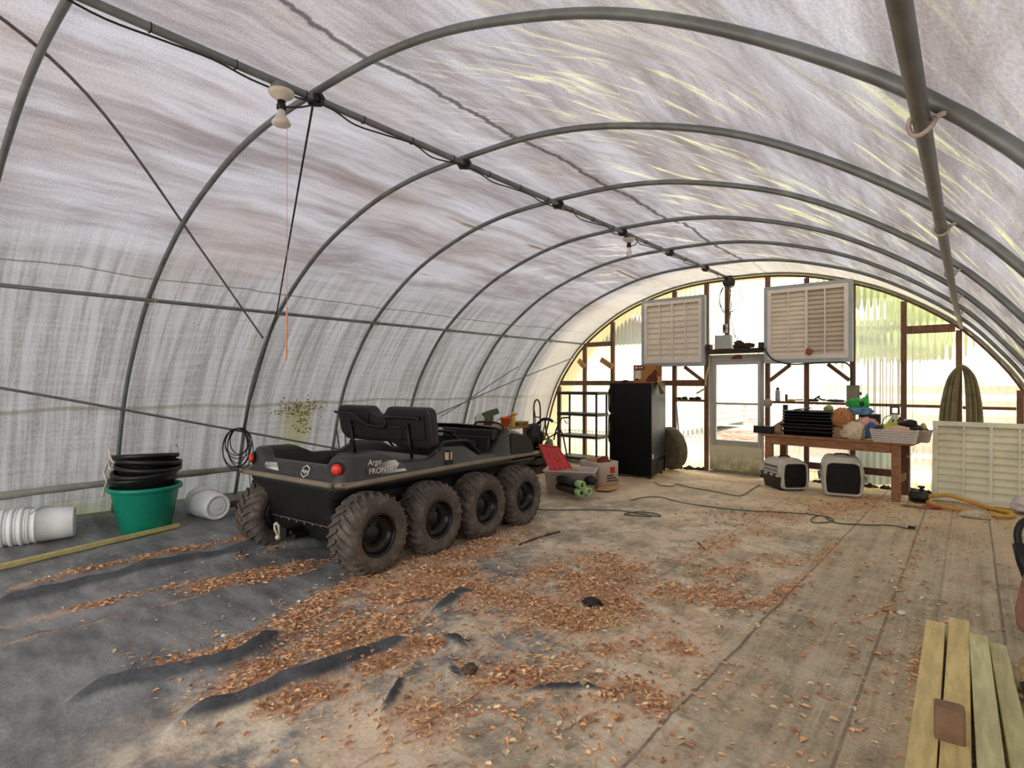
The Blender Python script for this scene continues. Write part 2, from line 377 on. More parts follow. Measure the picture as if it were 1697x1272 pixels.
for a, b, z, h in ((-5.55, -4.96, 2.115, .08), (-6.13, -5.55, 1.405, .085), (-5.55, -4.96, 1.405, .085), (-4.96, -3.8, 1.405, .085), (-3.8, -3.262, 1.405, .1), (-3.8, -3.262, 1.12, .035), (-2.345, -1.82, 1.122, .035), (-1.82, -1.25, 1.118, .035), (-1.25, -.68, 1.112, .035),
                   (-.68, -.12, 1.108, .035), (-.12, .44, 1.1, .035), (-.68, -.12, 2.09, .10)):
    trim((a + .035, YS, z), (b - .035, YS, z), h, .06)
for a, b in (((-3.62, 1.67), (-3.30, 1.43)), ((-2.03, 1.67), (-2.31, 1.44)), ((-1.55, 1.67), (-1.285, 1.44))):
    trim((a[0], YS - .02, a[1]), (b[0], YS - .02, b[1]), .05, .05)
mb = MB(); n = 60                                   # arched nailer under the last hoop
struct(mb.tube([(arch(-LEN + .3 + (2 * LEN - .6) * i / n, -.03)[0], YE - .03, arch(-LEN + .3 + (2 * LEN - .6) * i / n, -.03)[1]) for i in range(n + 1)], .018, 6).build('trim_%d' % n_trim[0], WOOD)); n_trim[0] += 1
mb = MB()                                          # dark rubble and soil along the foot of the wall
for i in range(130):
    q = R.uniform(-6.3, .7)
    if -3.2 < q < -2.4: continue
    mb.lump((q, YE - R.uniform(.02, .12), .01), (R.uniform(.05, .16), .06, R.uniform(.04, .10)), i, .5, 3, 1)
stuff(mb.build('soil_debris', M('dark_debris', (52, 40, 32), .9, var=.5)), 'dark soil and leaf debris gathered along the foot of the end wall', 'debris')

# storm door
DGREY = M('door_frame_paint', (182, 180, 164), .5, 0, .08, 4, dirt=(128, 128, 104), dirt_amt=.5)
DPAN = NT('door_kick_panel'); co = DPAN.n('TexCoord').outputs['Object']
sz = DPAN.n('SeparateXYZ'); DPAN.put(sz.inputs[0], co)
gm = DPAN.math('MULTIPLY', DPAN.ramp(sz.outputs[2], .42, .02), DPAN.ramp(DPAN.noise(co, 1, 6, .7, (7, 1, 7)), .36, .6))
dc = DPAN.mix(DPAN.math('MULTIPLY', gm, .85), lin((210, 202, 174)), lin((116, 118, 48)))
dp = DPAN.n('BsdfPrincipled'); DPAN.put(dp.inputs[0], dc); dp.inputs['Roughness'].default_value = .55; DPAN.t.links.new(dp.outputs[0], DPAN.out.inputs[0])
def glass(name, frost):
    t = NT(name); tr = t.n('BsdfTransparent'); tr.inputs[0].default_value = (.94, .95, .94, 1)
    g = t.n('BsdfGlossy'); g.inputs['Roughness'].default_value = .03
    a = t.n('MixShader'); a.inputs[0].default_value = .05
    if frost:
        f = t.n('BsdfTranslucent'); f.inputs[0].default_value = (.95, .95, .95, 1); b = t.n('MixShader'); b.inputs[0].default_value = .5
        t.t.links.new(tr.outputs[0], b.inputs[1]); t.t.links.new(f.outputs[0], b.inputs[2]); t.t.links.new(b.outputs[0], a.inputs[1])
    else: t.t.links.new(tr.outputs[0], a.inputs[1])
    t.t.links.new(g.outputs[0], a.inputs[2]); t.t.links.new(a.outputs[0], t.out.inputs[0]); return t.m
door = bpy.data.objects.new('door_1', None); COL.objects.link(door); door.location = (-2.805, YE - .05, 0); struct(door)
mb = MB(); w = .405
mb.bx(-w, w, -.02, .02, 1.705, 1.80); mb.bx(-w, -.30, -.02, .02, .03, 1.705); mb.bx(.335, w, -.02, .02, .03, 1.705); mb.bx(-.30, .335, -.02, .02, .42, .51)
mb.build('door_frame', DGREY, door, .004)
mb = MB(); mb.bx(-.345, -.298, -.032, -.02, .44, 1.74); mb.bx(.325, .37, -.032, -.02, .44, 1.74); mb.bx(-.30, .33, -.032, -.02, 1.69, 1.74)
mb.bx(-.3, .33, -.03, .012, 1.068, 1.10); mb.bx(-.345, .37, -.03, -.02, .47, .515); mb.build('window_frame', M('door_trim_grey', (172, 172, 168), .4, .2, .06), door, .003)
MB().bx(-.30, .335, -.003, .003, 1.10, 1.70).build('upper_pane', glass('hazy_pane', True), door)
MB().bx(-.30, .335, -.003, .003, .51, 1.07).build('lower_pane', glass('clear_pane', False), door)
MB().bx(-w + .01, w - .01, -.024, .016, .03, .425).build('kick_panel', DPAN.m, door, .003)
MB().bx(-w + .06, w - .04, -.03, -.02, .02, .05).bx(-w, w, -.03, .02, 0, .022).build('door_sweep', M('door_sweep', (128, 120, 104), .5), door)
MB().bx(.355, .40, -.05, -.02, .79, .86).tube([(.378, -.05, .86), (.378, -.07, .855), (.378, -.07, .80), (.378, -.05, .79)], .008, 6).build('door_handle', DGREY, door, .004)
hd = struct(MB().bx(-3.225, -2.385, YE - .075, YE - .02, 1.80, 1.845).build('trim_%d' % n_trim[0], DGREY, bevel=.003)); n_trim[0] += 1
mb = MB(rot(PI / 2, 0, 0)); mb.X = Matrix.Translation((-2.79, YE - .076, 1.795)) @ mb.X
mb.prism([(-.085, -.02), (-.06, .01), (0, .045), (.06, .045), (.082, .02), (.084, -.02)], .006)
tag(mb.build('door_decal', M('dark_red_decal', (112, 22, 22), .5)), 'dark red rounded decal stuck on the door header', 'decal')
# short white strap dangling off the left door post
mb = MB().tube(spline([(-3.20, 8.74, 1.86), (-3.19, 8.72, 1.70), (-3.23, 8.70, 1.52), (-3.25, 8.72, 1.36)], 5), .013, 6)
mb.beam((-3.27, 8.72, 1.31), (-3.38, 8.68, 1.24), .02, .03)
tag(mb.build('hanging_strap', M('dirty_strap', (186, 176, 150), .8)), 'pale strap hanging down the left door post', 'strap')

# louvred shutters
LOUV = M('louver_white', (224, 216, 208), .5, 0, .06, 3, dirt=(200, 190, 178), dirt_amt=.4)
LOUVS = M('louver_slat', (226, 216, 200), .5, 0, .07, 3, dirt=(184, 174, 160), dirt_amt=.4)
LOUVG = M('louver_slat_grey', (196, 184, 168), .5, 0, .07, 3, dirt=(166, 154, 138), dirt_amt=.4)
HOUS = M('zinc_housing', (156, 162, 164), .45, .3, .1, 6)
def louver(name, label, w, h, loc, r, rows, cols, housing=True, mats=(LOUV, LOUVS)):
    t = thing(name, label, 'vent shutter', loc, 0, None, r); f = .052
    if housing:
        mb = MB()
        for a in ((-w / 2 - .05, -w / 2, -.05, h + .05), (w / 2, w / 2 + .05, -.05, h + .05)): mb.bx(a[0], a[1], -.045, .12, a[2], a[3])
        mb.bx(-w / 2, w / 2, -.045, .12, h, h + .05); mb.bx(-w / 2, w / 2, -.045, .12, -.05, 0); mb.build('housing', HOUS, t, .004)
    mb = MB(); mb.bx(-w / 2, w / 2, -.05, .03, 0, f + .01); mb.bx(-w / 2, w / 2, -.05, .03, h - f, h); mb.bx(-w / 2, -w / 2 + f, -.05, .03, f, h - f); mb.bx(w / 2 - f, w / 2, -.05, .03, f, h - f)
    mb.build('frame', mats[0], t, .003)
    iw = w - 2 * f; cw = iw / cols
    for i in range(1, cols):
        q = .016 if i * 2 == cols else .009
        MB().bx(-iw / 2 + cw * i - q, -iw / 2 + cw * i + q, -.046, .0, f, h - f).build('mullion', mats[0], t, .002)
    ih = h - 2 * f - .01; rh = ih / rows
    for i in range(cols):
        x0, x1 = -iw / 2 + cw * i, -iw / 2 + cw * (i + 1); mb = MB()
        for k in range(rows):
            z1 = h - f - rh * k; z0 = z1 - rh * 1.10
            j = R.uniform(-.004, .004)
            prof = [(.016, z1 + .004), (-.004, z1 - rh * .28), (-.016, z1 - rh * .62), (-.024 + j, z0 + .010), (-.020 + j, z0), (.004, z0 + .004)]
            mb.strip([[(x0, y_, z_), (x1, y_, z_)] for y_, z_ in prof], False)
        mats1 = mats[1][i] if isinstance(mats[1], (list, tuple)) else mats[1]
        mb.build('blade_column', mats1, t)
    for i in range(3):
        for q in (-w / 2 + f / 2, w / 2 - f / 2): MB().lathe([(0, 0), (.006, 0), (.006, .004), (0, .005)], 8, Matrix.Translation((q, -.05, .1 + (h - .2) * i / 2)) @ rot(PI / 2, 0, 0)).build('screw', M('screw_grey', (120, 116, 112), .4, .7), t)
    return t
louver('louver_shutter', 'white louvred wall shutter left of the door, above the fridge', .99, 1.02, (-3.79, YE - .14, 1.735), (0, 0, 0), 10, 4)
lr = louver('louver_shutter', 'white louvred wall shutter right of the door, a wood scrap stuck in it', 1.03, 1.02, (-1.80, YE - .14, 1.745), (0, 0, 0), 14, 4, True, (LOUV, [LOUVS, LOUVS, LOUVG, LOUVG]))
tag(MB().box((-1.76, 8.655, 1.845), (.07, .05, .085), (.2, .5, -.5)).build('wood_scrap', M('orange_wood', (158, 92, 52), .7), bevel=.003), 'small brown wood scrap stuck in the right louvred shutter', 'wood')
LG = M('louver_floor_frame', (230, 226, 208), .55, 0, .07, 3, dirt=(152, 142, 118), dirt_amt=.6); LGS = M('louver_floor_slat', (228, 223, 198), .55, 0, .06, 3, dirt=(164, 156, 130), dirt_amt=.5)
louver('louver_shutter', 'large louvred shutter standing on the floor against the right end wall studs', 1.07, .93, (.17, 8.30, .02), (-.13, 0, -.06), 10, 4, False, (LG, LGS))

# shelf board over the door, boxes, wires
DKW = M('dark_board', (58, 40, 34), .8, var=.3)
t = thing('door_shelf', 'dark board shelf fixed above the door between the posts', 'shelf', (-2.80, 8.74, 1.86))
MB().bx(-.42, .42, -.07, .06, 0, .07).build('board', DKW, t, .004)
MB().bx(-.425, -.36, -.08, .05, .07, .15).build('end_block', DKW, t, .004); MB().bx(.36, .425, -.08, .05, .07, .15).build('end_block', DKW, t, .004)
t = thing('junction_box', 'grey metal box standing on the shelf above the door', 'electrical box', (-2.965, 8.72, 1.93))
MB().bx(-.12, .12, -.05, .05, 0, .215).build('body', M('box_grey', (164, 166, 160), .45, .2, .06), t, .006)
MB().bx(-.115, .115, -.056, -.05, .006, .209).build('lid', M('box_lid_grey', (172, 174, 168), .45, .2, .06), t, .003)
tag(MB().lump((-2.74, 8.71, 1.985), (.16, .1, .13), 3, .5, 4).lump((-2.60, 8.71, 1.965), (.2, .09, .09), 5, .5, 4).build('rag', M('dark_brown_rag', (56, 38, 30), .9, var=.4)), 'dark brown rag heaped on the shelf above the door', 'rag')
t = thing('power_outlet', 'small grey outlet box on the post above the door', 'outlet', (-2.945, 8.745, 2.18))
MB().bx(-.03, .03, -.05, .02, 0, .14).build('box', M('box_grey', (164, 166, 160)), t, .004); MB().bx(-.016, .016, -.054, -.05, .03, .11).build('socket', BLACKW, t)
t = thing('exhaust_motor', 'black motor fixed where the ridge pipe meets the end wall', 'motor', (-2.84, 8.58, 2.93))
MB().lathe([(0, -.08), (.06, -.08), (.075, -.06), (.075, .06), (.06, .08), (0, .08)], 20, rot(PI / 2, 0, 0)).build('motor_body', M('motor_black', (34, 32, 30), .45), t)
MB().bx(-.05, .05, -.04, .04, .06, .1).tube([(.06, -.04, .06), (.1, -.05, .0), (.08, -.05, -.06)], .012, 6).build('bracket', BLACKW, t)
t = thing('wire_coil', 'loose loops of thin cable hanging below the ridge motor', 'cable', (-2.86, 8.66, 2.75))
for k in range(4):
    a, b, c = .10 + .022 * k, .20 + .015 * ((k * 2) % 3), (k - 1.5) * .03
    MB().tube([(c + a * math.cos(q), -.02 * k - .02, -.06 + b * math.sin(q)) for q in [2 * PI * j / 28 for j in range(28)]], .0042, 5, True).build('loop', BLACKW, t)
MB().tube(spline([(.03, 0, .14), (.02, -.02, -.02), (.03, -.03, -.22), (.02, -.02, -.34), (.06, -.02, -.5), (.10, .0, -.66), (.13, 0, -.76)], 6), .005, 5).build('lead', BLACKW, t)
MB().tube(spline([(.0, 0, .14), (.04, -.02, -.1), (.03, -.03, -.30), (.09, -.02, -.52), (.16, .0, -.74)], 6), .004, 5).build('lead', BLACKW, t)
MB().tube(spline([(-.08, -.03, -.5), (-.17, -.05, -.55), (-.2, -.05, -.72)], 6), .004, 5).build('lead', BLACKW, t)
MB().tube(spline([(-.06, -.03, -.5), (.05, -.05, -.55), (.11, -.05, -.66)], 6), .004, 5).build('lead', BLACKW, t)
pw = [W(1214, 582, 8.68), W(1230, 578, 8.64), W(1250, 582, 8.62), (-2.37, 8.60, 1.94), W(1276, 592, 8.55), W(1290, 600, 8.55), W(1315, 604, 8.6), W(1350, 602, 8.6), W(1385, 601, 8.6), W(1402, 602, 8.62), W(1411, 612, 8.7), W(1412, 632, 8.72), (-1.25, 8.745, 1.37)]
tag(MB().tube(spline(pw, 6), .012, 8).build('power_cable', BLACKW), 'thick black cable running from shelf box under the right shutter', 'cable')
t = thing('breaker_box', 'olive grey breaker box on the stud beside the bench', 'electrical box', (-1.235, 8.745, 1.14))
MB().bx(-.075, .075, -.05, .02, 0, .235).build('body', M('breaker_olive', (118, 112, 88), .5, .2, .1), t, .006)
MB().bx(-.066, .066, -.058, -.05, .01, .2).build('cover', M('breaker_cover', (126, 120, 96), .5, .2, .1), t, .004)
MB().bx(.075, .10, -.03, .0, .1, .14).build('switch_lever', BLACKW, t, .003)
t = thing('doorbell_box', 'round grey cap box on the right door post with a thin wire', 'electrical box', (-2.32, 8.73, 1.11))
MB().lathe([(0, 0), (.062, 0), (.066, .01), (.066, .03), (.05, .045), (0, .05)], 20, rot(PI / 2, 0, 0)).build('body', M('cap_grey', (150, 146, 134), .5), t)
MB().tube(spline([(.0, -.03, .05), (.03, -.03, .2), (-.01, -.02, .36), (.02, -.02, .54), (-.01, 0, .66)], 6), .004, 5).build('wire', BLACKW, t)
for lab, pa, pb in (('short wood block nailed at a slant to the second stud from the left', (-5.63, 8.72, 1.83), (-5.49, 8.70, 1.70)), ('longer wood block nailed at a slant to the stud above the fridge', (-5.14, 8.70, 1.83), (-4.90, 8.68, 1.69))):
    tag(MB().beam(pa, pb, .035, .09, (0, 0, 1)).build('wood_block', WOODL, bevel=.004), lab, 'wood')

# ------------------------------------------------------------------ floor of weed-barrier fabric
def path(px, k=6): return [(p.x, p.y) for p in spline([G(u, v) for u, v in px], k)]
FOLDS = [(path(p), w * .8, h * 2.0) for p, w, h in (
    ([(-60, 1022), (0, 1012), (206, 960), (433, 911), (540, 896)], .085, .055), ([(60, 1200), (177, 1152), (371, 1111), (450, 1068), (487, 1045)], .075, .05),
    ([(250, 1240), (330, 1198), (536, 1127), (640, 1082), (700, 1057)], .075, .05), ([(620, 1230), (635, 1198), (660, 1150), (681, 1111)], .035, .035),
    ([(716, 1044), (755, 1068), (787, 1102)], .04, .035), ([(737, 1085), (755, 1120), (778, 1155)], .04, .03),
    ([(832, 1172), (880, 1153), (947, 1147), (1050, 1155)], .03, .03), ([(1059, 1085), (1100, 1093), (1137, 1110)], .03, .025), ([(1010, 1100), (1040, 1104), (1075, 1117)], .025, .02),
    ([(980, 1128), (1020, 1124), (1060, 1132)], .025, .02), ([(690, 1030), (740, 1004), (774, 985), (805, 1000)], .04, .03), ([(700, 1012), (750, 992), (775, 968)], .03, .02),
    ([(640, 1010), (700, 1000), (740, 985)], .03, .02), ([(1080, 1190), (1130, 1195), (1180, 1230)], .04, .03))]
RIDGES = [(path(p), w, h * 1.3) for p, w, h in (   # lapped edges of the sheets
    ([(-60, 1090), (8, 1070), (180, 1028), (330, 990)], .02, .022), ([(110, 1170), (136, 1156), (289, 1103), (536, 1016), (640, 975)], .02, .02))]
SEAMX = [(-1.72, 5.5, 8.8), (-.93, 1.0, 8.8), (-.39, 3.0, 8.8), (.14, 1.5, 8.8)]
def dist(p, line):
    best = 9
    for (ax, ay), (bx, by) in zip(line, line[1:]):
        dx, dy = bx - ax, by - ay; t = max(0, min(1, ((p[0] - ax) * dx + (p[1] - ay) * dy) / (dx * dx + dy * dy + 1e-9)))
        q = math.hypot(p[0] - ax - t * dx, p[1] - ay - t * dy)
        if q < best: best = q
    return best
def bbox(line, m): xs = [a for a, b in line]; ys = [b for a, b in line]; return min(xs) - m, max(xs) + m, min(ys) - m, max(ys) + m
BB = [(l, w, h, bbox(l, w * 2.5), 1) for l, w, h in FOLDS] + [(l, w, h, bbox(l, w * 2.5), 0) for l, w, h in RIDGES]
def seam_x(x0, y): return x0 + .05 * noise.noise(Vector((x0 * 3, y * .5, 0))) + (.02 if x0 == -.93 else 0) * (y - 4)
def sstep(a, b, x):
    t = max(0, min(1, (x - a) / (b - a))); return t * t * (3 - 2 * t)
def ground(x, y):
    """height and how far a fabric fold shows clean at this spot"""
    h = .012 * noise.noise(Vector((x * .9, y * .9, 0))) + .006 * noise.noise(Vector((x * 3, y * 3, 2)))
    far = sstep(5.0, 3.0, y) * sstep(.2, -1.2, x); h += far * (.012 * noise.noise(Vector((x * 5, y * 5, 9))) + .022 * max(0, .35 - abs(noise.noise(Vector(((x + y * .35) * .9, (y - x * .35) * 3.2, 3))))))
    f = 0
    for l, w, hh, b, fold in BB:
        if b[0] < x < b[1] and b[2] < y < b[3]:
            d = dist((x, y), l)
            if d < w * 2.4:
                e = min(math.hypot(x - l[0][0], y - l[0][1]), math.hypot(x - l[-1][0], y - l[-1][1])); k = math.exp(-(d / w) ** 2 * 1.3) * sstep(0, .25, e)
                h += hh * k * (.8 + .4 * noise.noise(Vector((x * 4, y * 4, 0)))); f = max(f, k * (1 if fold else .6))
    h *= sstep(-6.0, -5.2, x) * .8 + .2
    h -= .042 * math.exp(-((x + 3.9) / 1.0) ** 2 - ((y - 4.4) / 1.1) ** 2)
    h += .13 * sstep(-5.95, -6.75, x)
    for x0, ya, yb in SEAMX:
        if ya < y < yb:
            d = x - seam_x(x0, y)
            if 0 < d < .05: h += .006 * (1 - d / .05)
    return h, f
def floor_material():
    t = NT('weed_barrier_fabric'); co = t.n('TexCoord').outputs['Object']; g = t.n('Attribute', attribute_name='fold').outputs['Fac']
    sx = t.n('SeparateXYZ'); t.put(sx.inputs[0], co); x, y = sx.outputs[0], sx.outputs[1]
    n1 = t.noise(co, 1.3, 6, .65); n2 = t.noise(co, 6, 6, .7); n3 = t.noise(co, 45, 4, .7); st = t.noise(co, 1, 5, .65, (14, .7, 1)); st2 = t.noise(co, 1, 3, .6, (60, 1.2, 1))
    # fabric: dark charcoal on the left, worn grey-brown by the door side
    fab = t.mix(t.ramp(t.noise(co, 1, 5, .6, (2, 6, 1)), .3, .7), lin((98, 100, 101)), lin((150, 151, 150)))
    worn = t.mix(t.ramp(st, .3, .7), lin((142, 132, 110)), lin((188, 174, 146))); worn = t.mix(t.math('MULTIPLY', t.ramp(st2, .55, .75), .45), worn, lin((220, 208, 186)))
    ym = t.math('MINIMUM', y, 3.0); wig = t.math('MULTIPLY', t.math('SUBTRACT', n1, .5), .7)
    edge = t.math('ADD', t.math('ADD', x, t.math('MULTIPLY', ym, .5)), wig)
    far = t.math('MULTIPLY', t.ramp(t.math('ADD', y, t.math('MULTIPLY', wig, 2)), 2.6, 4.4), .85)
    d = t.math('MAXIMUM', t.ramp(edge, -2.4, -1.85), far)
    fabw = t.mix(t.ramp(t.math('ADD', x, wig), -2.2, -1.1), t.mix(far, fab, worn), worn)
    sand = t.mix(t.ramp(n2, .35, .65), lin((200, 186, 164)), lin((240, 226, 200)))
    tan = t.mix(t.ramp(n1, .35, .65), lin((206, 172, 140)), lin((230, 206, 178)))
    dust = t.mix(t.ramp(t.noise(co, 2.4, 5, .6), .4, .6), sand, tan)
    cov = t.ramp(t.math('ADD', n1, t.math('MULTIPLY', t.math('SUBTRACT', n2, .5), .8)), .34, .60)
    cov = t.math('MULTIPLY', cov, t.math('SUBTRACT', 1.0, t.math('MULTIPLY', t.ramp(x, -1.15, -.75), .6)))
    col = t.mix(t.math('MULTIPLY', t.math('MULTIPLY', d, cov), .9), fabw, dust)
    col = t.mix(t.math('MULTIPLY', t.ramp(t.math('ADD', y, t.math('MULTIPLY', wig, 3)), 4.8, 7.8), .5), col, lin((222, 194, 156)))
    lit = t.n('Attribute', attribute_name='debris').outputs['Fac']; lm = t.ramp(t.math('ADD', lit, t.math('MULTIPLY', t.math('SUBTRACT', n3, .5), 1.1)), .18, .5)
    col = t.mix(t.math('MULTIPLY', lm, .6), col, t.mix(t.ramp(t.noise(co, 60, 4, .7), .35, .65), lin((172, 130, 98)), lin((230, 188, 150))))
    thin = t.math('MULTIPLY', t.ramp(n2, .5, .75), .22); col = t.mix(thin, col, lin((208, 190, 168)))
    for x0, k in ((-1.72, .35), (-.93, .65), (-.39, .55), (.14, .6), (-.16, .25)):
        wv = t.math('MULTIPLY', t.math('SUBTRACT', t.noise(co, .5, 2), .5), .0)
        off = t.math('SUBTRACT', x, x0)
        if x0 == -.93: off = t.math('SUBTRACT', off, t.math('MULTIPLY', t.math('SUBTRACT', y, 4.0), .02))
        s = t.math('MULTIPLY', t.ramp(t.math('ABSOLUTE', off), .012, .003), k)
        s = t.math('MULTIPLY', s, t.ramp(n2, .25, .5)); col = t.mix(s, col, lin((70, 56, 46)))
    moss = t.ramp(x, -6.5, -6.72); col = t.mix(t.math('MULTIPLY', moss, .8), col, lin((112, 128, 52)))
    col = t.mix(t.ramp(g, .25, .65), col, t.mix(t.ramp(n2, .3, .7), lin((62, 64, 67)), lin((94, 96, 100))))
    col = t.mix(1, col, t.mix(t.ramp(n3, .25, .75), (.78, .78, .78, 1), (1.1, 1.1, 1.1, 1)), 'MULTIPLY')
    p = t.n('BsdfPrincipled'); t.put(p.inputs[0], col); t.put(p.inputs['Roughness'], t.math('SUBTRACT', .82, t.math('MULTIPLY', t.ramp(edge, -2.3, -2.9), .30)))
    p.inputs['Specular IOR Level'].default_value = .45
    t.put(p.inputs['Normal'], t.bump(t.math('ADD', n3, t.math('MULTIPLY', n2, 1.5)), .35, .012)); t.t.links.new(p.outputs[0], t.out.inputs[0]); return t.m
def build_floor():
    xs = []; q = -7.0
    while q < 1.3: xs.append(q); q += .032 if -5.6 < q < .2 else .06
    ys = []; q = YB
    while q < YO + .2: ys.append(q); q += .03 if .5 < q < 4 else (.05 if .2 < q < 6 else .10)
    vs, fl = [], []
    for yy in ys:
        for xx in xs: h, f = ground(xx, yy); vs.append((xx, yy, h)); fl.append(f)
    n = len(xs); me = bpy.data.meshes.new('floor')
    me.from_pydata(vs, [], [(j * n + i, j * n + i + 1, (j + 1) * n + i + 1, (j + 1) * n + i) for j in range(len(ys) - 1) for i in range(n - 1)]); me.update()
    me.polygons.foreach_set('use_smooth', [True] * len(me.polygons)); a = me.attributes.new('fold', 'FLOAT', 'POINT'); a.data.foreach_set('value', fl)
    a = me.attributes.new('debris', 'FLOAT', 'POINT'); a.data.foreach_set('value', [max(dens(v[0], v[1]) * (1 - .8 * q), max([.75 * math.exp(-(dist((v[0], v[1]), l) / .014) ** 2) for l, w, h, b, fo in BB if not fo and b[0] < v[0] < b[1] and b[2] < v[1] < b[3]] or [0])) if v[1] < 8.8 else 0 for v, q in zip(vs, fl)])
    me.materials.append(floor_material()); o = bpy.data.objects.new('floor', me); COL.objects.link(o); return struct(o)
def gz(x, y): return ground(x, y)[0]

# leaf and bark litter, and pale straw
CHIP = [M('leaf_%d' % i, c, .85, 0, .2, 30) for i, c in enumerate(((226, 172, 126), (202, 146, 102), (236, 194, 148), (170, 126, 92), (244, 214, 172), (212, 172, 134)))]
def blob(u, v, r): p = G(u, v); return (p.x, p.y, r)
DENSE = [(path(p), w, k) for p, w, k in (
    ([(300, 1110), (400, 1075), (480, 1040), (540, 1000), (590, 970)], .13, 1.0), ([(330, 978), (380, 965), (430, 958), (500, 942)], .10, 1.0), ([(0, 1040), (150, 1005), (300, 972), (420, 950), (540, 932)], .05, .8),
    ([(-20, 984), (80, 960), (200, 934), (340, 906), (420, 890)], .055, 1.0), ([(400, 925), (470, 908)], .05, .4), ([(380, 1150), (450, 1120), (540, 1080), (640, 1030), (700, 980)], .17, 1.0), ([(600, 1010), (650, 985), (720, 950)], .26, .9),
    ([(440, 1175), (520, 1150), (600, 1110), (700, 1075)], .09, .9), ([(560, 1150), (620, 1110), (700, 1078), (720, 1065)], .06, .8), ([(700, 960), (800, 985), (900, 1000), (1000, 980)], .24, .75),
    ([(880, 1030), (960, 1025), (1030, 1000)], .18, 1.0), ([(960, 960), (1010, 950), (1060, 945)], .16, .7), ([(1020, 1010), (1100, 985), (1190, 990)], .2, .65), ([(1200, 1005), (1290, 990), (1385, 900)], .06, .5),
    ([(1020, 1085), (1080, 1062), (1130, 1075)], .10, .9), ([(1010, 1150), (1060, 1140), (1090, 1170)], .07, .9), ([(880, 960), (930, 935), (1000, 925)], .15, .5), ([(1130, 930), (1200, 900), (1250, 880)], .15, .5),
    ([(640, 950), (760, 920), (860, 880)], .22, .6), ([(1180, 950), (1260, 935), (1340, 930)], .15, .5), ([(700, 1180), (800, 1190), (950, 1180)], .15, .45), ([(820, 1130), (900, 1115), (980, 1090)], .16, .5),
    ([(1230, 860), (1330, 850), (1450, 830)], .3, .5), ([(1460, 1020), (1490, 975), (1530, 870)], .05, .3), ([(1500, 1150), (1520, 1080)], .03, .6), ([(270, 880), (320, 882)], .07, .5))]
DB = [(l, w, k, bbox(l, w * 2.5)) for l, w, k in DENSE]
def dens(x, y):
    d = 0
    for l, w, k, b in DB:
        if b[0] < x < b[1] and b[2] < y < b[3]:
            q = dist((x, y), l); d = max(d, k * math.exp(-(q / w) ** 2))
    d *= .25 + 1.1 * max(0, .45 + .9 * noise.noise(Vector((x * 2.6, y * 2.6, 5))) + .5 * noise.noise(Vector((x * 7, y * 7, 2))))
    base = .07 * sstep(-3.6, -2.6, x - .35 * y + .5) * max(0, .55 + noise.noise(Vector((x * 1.4, y * 1.4, 1))))
    return min(1, d + base + .008)
build_floor()
def litter():
    vs, fs, mi = [], [], []; n = 0; tries = 0
    while n < 30000 and tries < 700000:
        tries += 1
        x, y = R.uniform(-5.4, .55), R.uniform(.85, 8.4)
        if R.random() < .45: y = R.uniform(.85, 4.2)
        d = dens(x, y)
        if R.random() > d: continue
        z, f = ground(x, y)
        if f > .35 and R.random() < .93: continue
        sz = R.choice((.005, .007, .009, .012, .015, .019)) * R.uniform(.7, 1.3); a = R.uniform(0, 2 * PI); asp = R.choice((.14, .2, .3, .42, .6)); z += R.uniform(.003, .016) * (.4 + d)
        c, s = math.cos(a), math.sin(a); ti = R.uniform(-.5, .5); tj = R.uniform(-.6, .6); b = len(vs); cu = R.uniform(.1, .5) * sz
        for lx, ly, lz in ((-1, 0, 0), (-.25, -asp, cu), (.5, -asp * .8, cu), (1, 0, 0), (.4, asp * .9, cu), (-.35, asp, cu * .8)):
            px, py = lx * sz, ly * sz
            vs.append((x + c * px - s * py, y + s * px + c * py, max(z + lz + px * ti * .5 + py * tj * .5, z - .004)))
        fs.append([b, b + 1, b + 2, b + 3]); fs.append([b, b + 3, b + 4, b + 5]); k = R.randrange(6); mi += [k, k]; n += 1
    me = bpy.data.meshes.new('leaf_litter'); me.from_pydata(vs, [], fs); me.update()
    for m in CHIP: me.materials.append(m)
    me.polygons.foreach_set('material_index', mi); o = bpy.data.objects.new('leaf_litter', me); COL.objects.link(o)
    stuff(o, 'dry brown leaves and bark chips scattered over the fabric floor', 'leaf litter')
litter()
def straw():
    mb = MB(); spots = [(blob(u, v, r), n) for u, v, r, n in ((1090, 790, .16, 380), (1060, 795, .12, 120), (1130, 785, .2, 300), (1190, 795, .22, 200), (1250, 800, .25, 260), (1300, 825, .3, 260), (1400, 835, .3, 260), (970, 1025, .16, 160), (1000, 800, .12, 60), (830, 1040, .3, 60), (560, 1080, .5, 70), (1460, 815, .18, 90))]
    for (x, y, r), n in spots:
        for _ in range(n):
            a, d = R.uniform(0, 2 * PI), r * math.sqrt(R.random()) * 1.2; px, py = x + d * math.cos(a) * 1.5, y + d * math.sin(a) * .8
            if py > 8.72: continue
            h = gz(px, py) + R.uniform(.004, .014 + (.05 * max(0, 1 - d / r) if n > 250 and y > 7 else 0)); l = R.uniform(.012, .045); b = R.uniform(0, PI); w = .0025
            dx, dy = math.cos(b) * l, math.sin(b) * l; ex, ey = -math.sin(b) * w, math.cos(b) * w; q = R.uniform(-.006, .012)
            mb.add([(px - dx - ex, py - dy - ey, h), (px + dx - ex, py + dy - ey, h + q), (px + dx + ex, py + dy + ey, h + q), (px - dx + ex, py - dy + ey, h)], [(0, 1, 2, 3)])
    stuff(mb.build('straw_litter', M('straw', (236, 200, 142), .8, var=.3, scale=30)), 'pale straw and shavings strewn by the fridge and under the bench', 'straw')
straw()
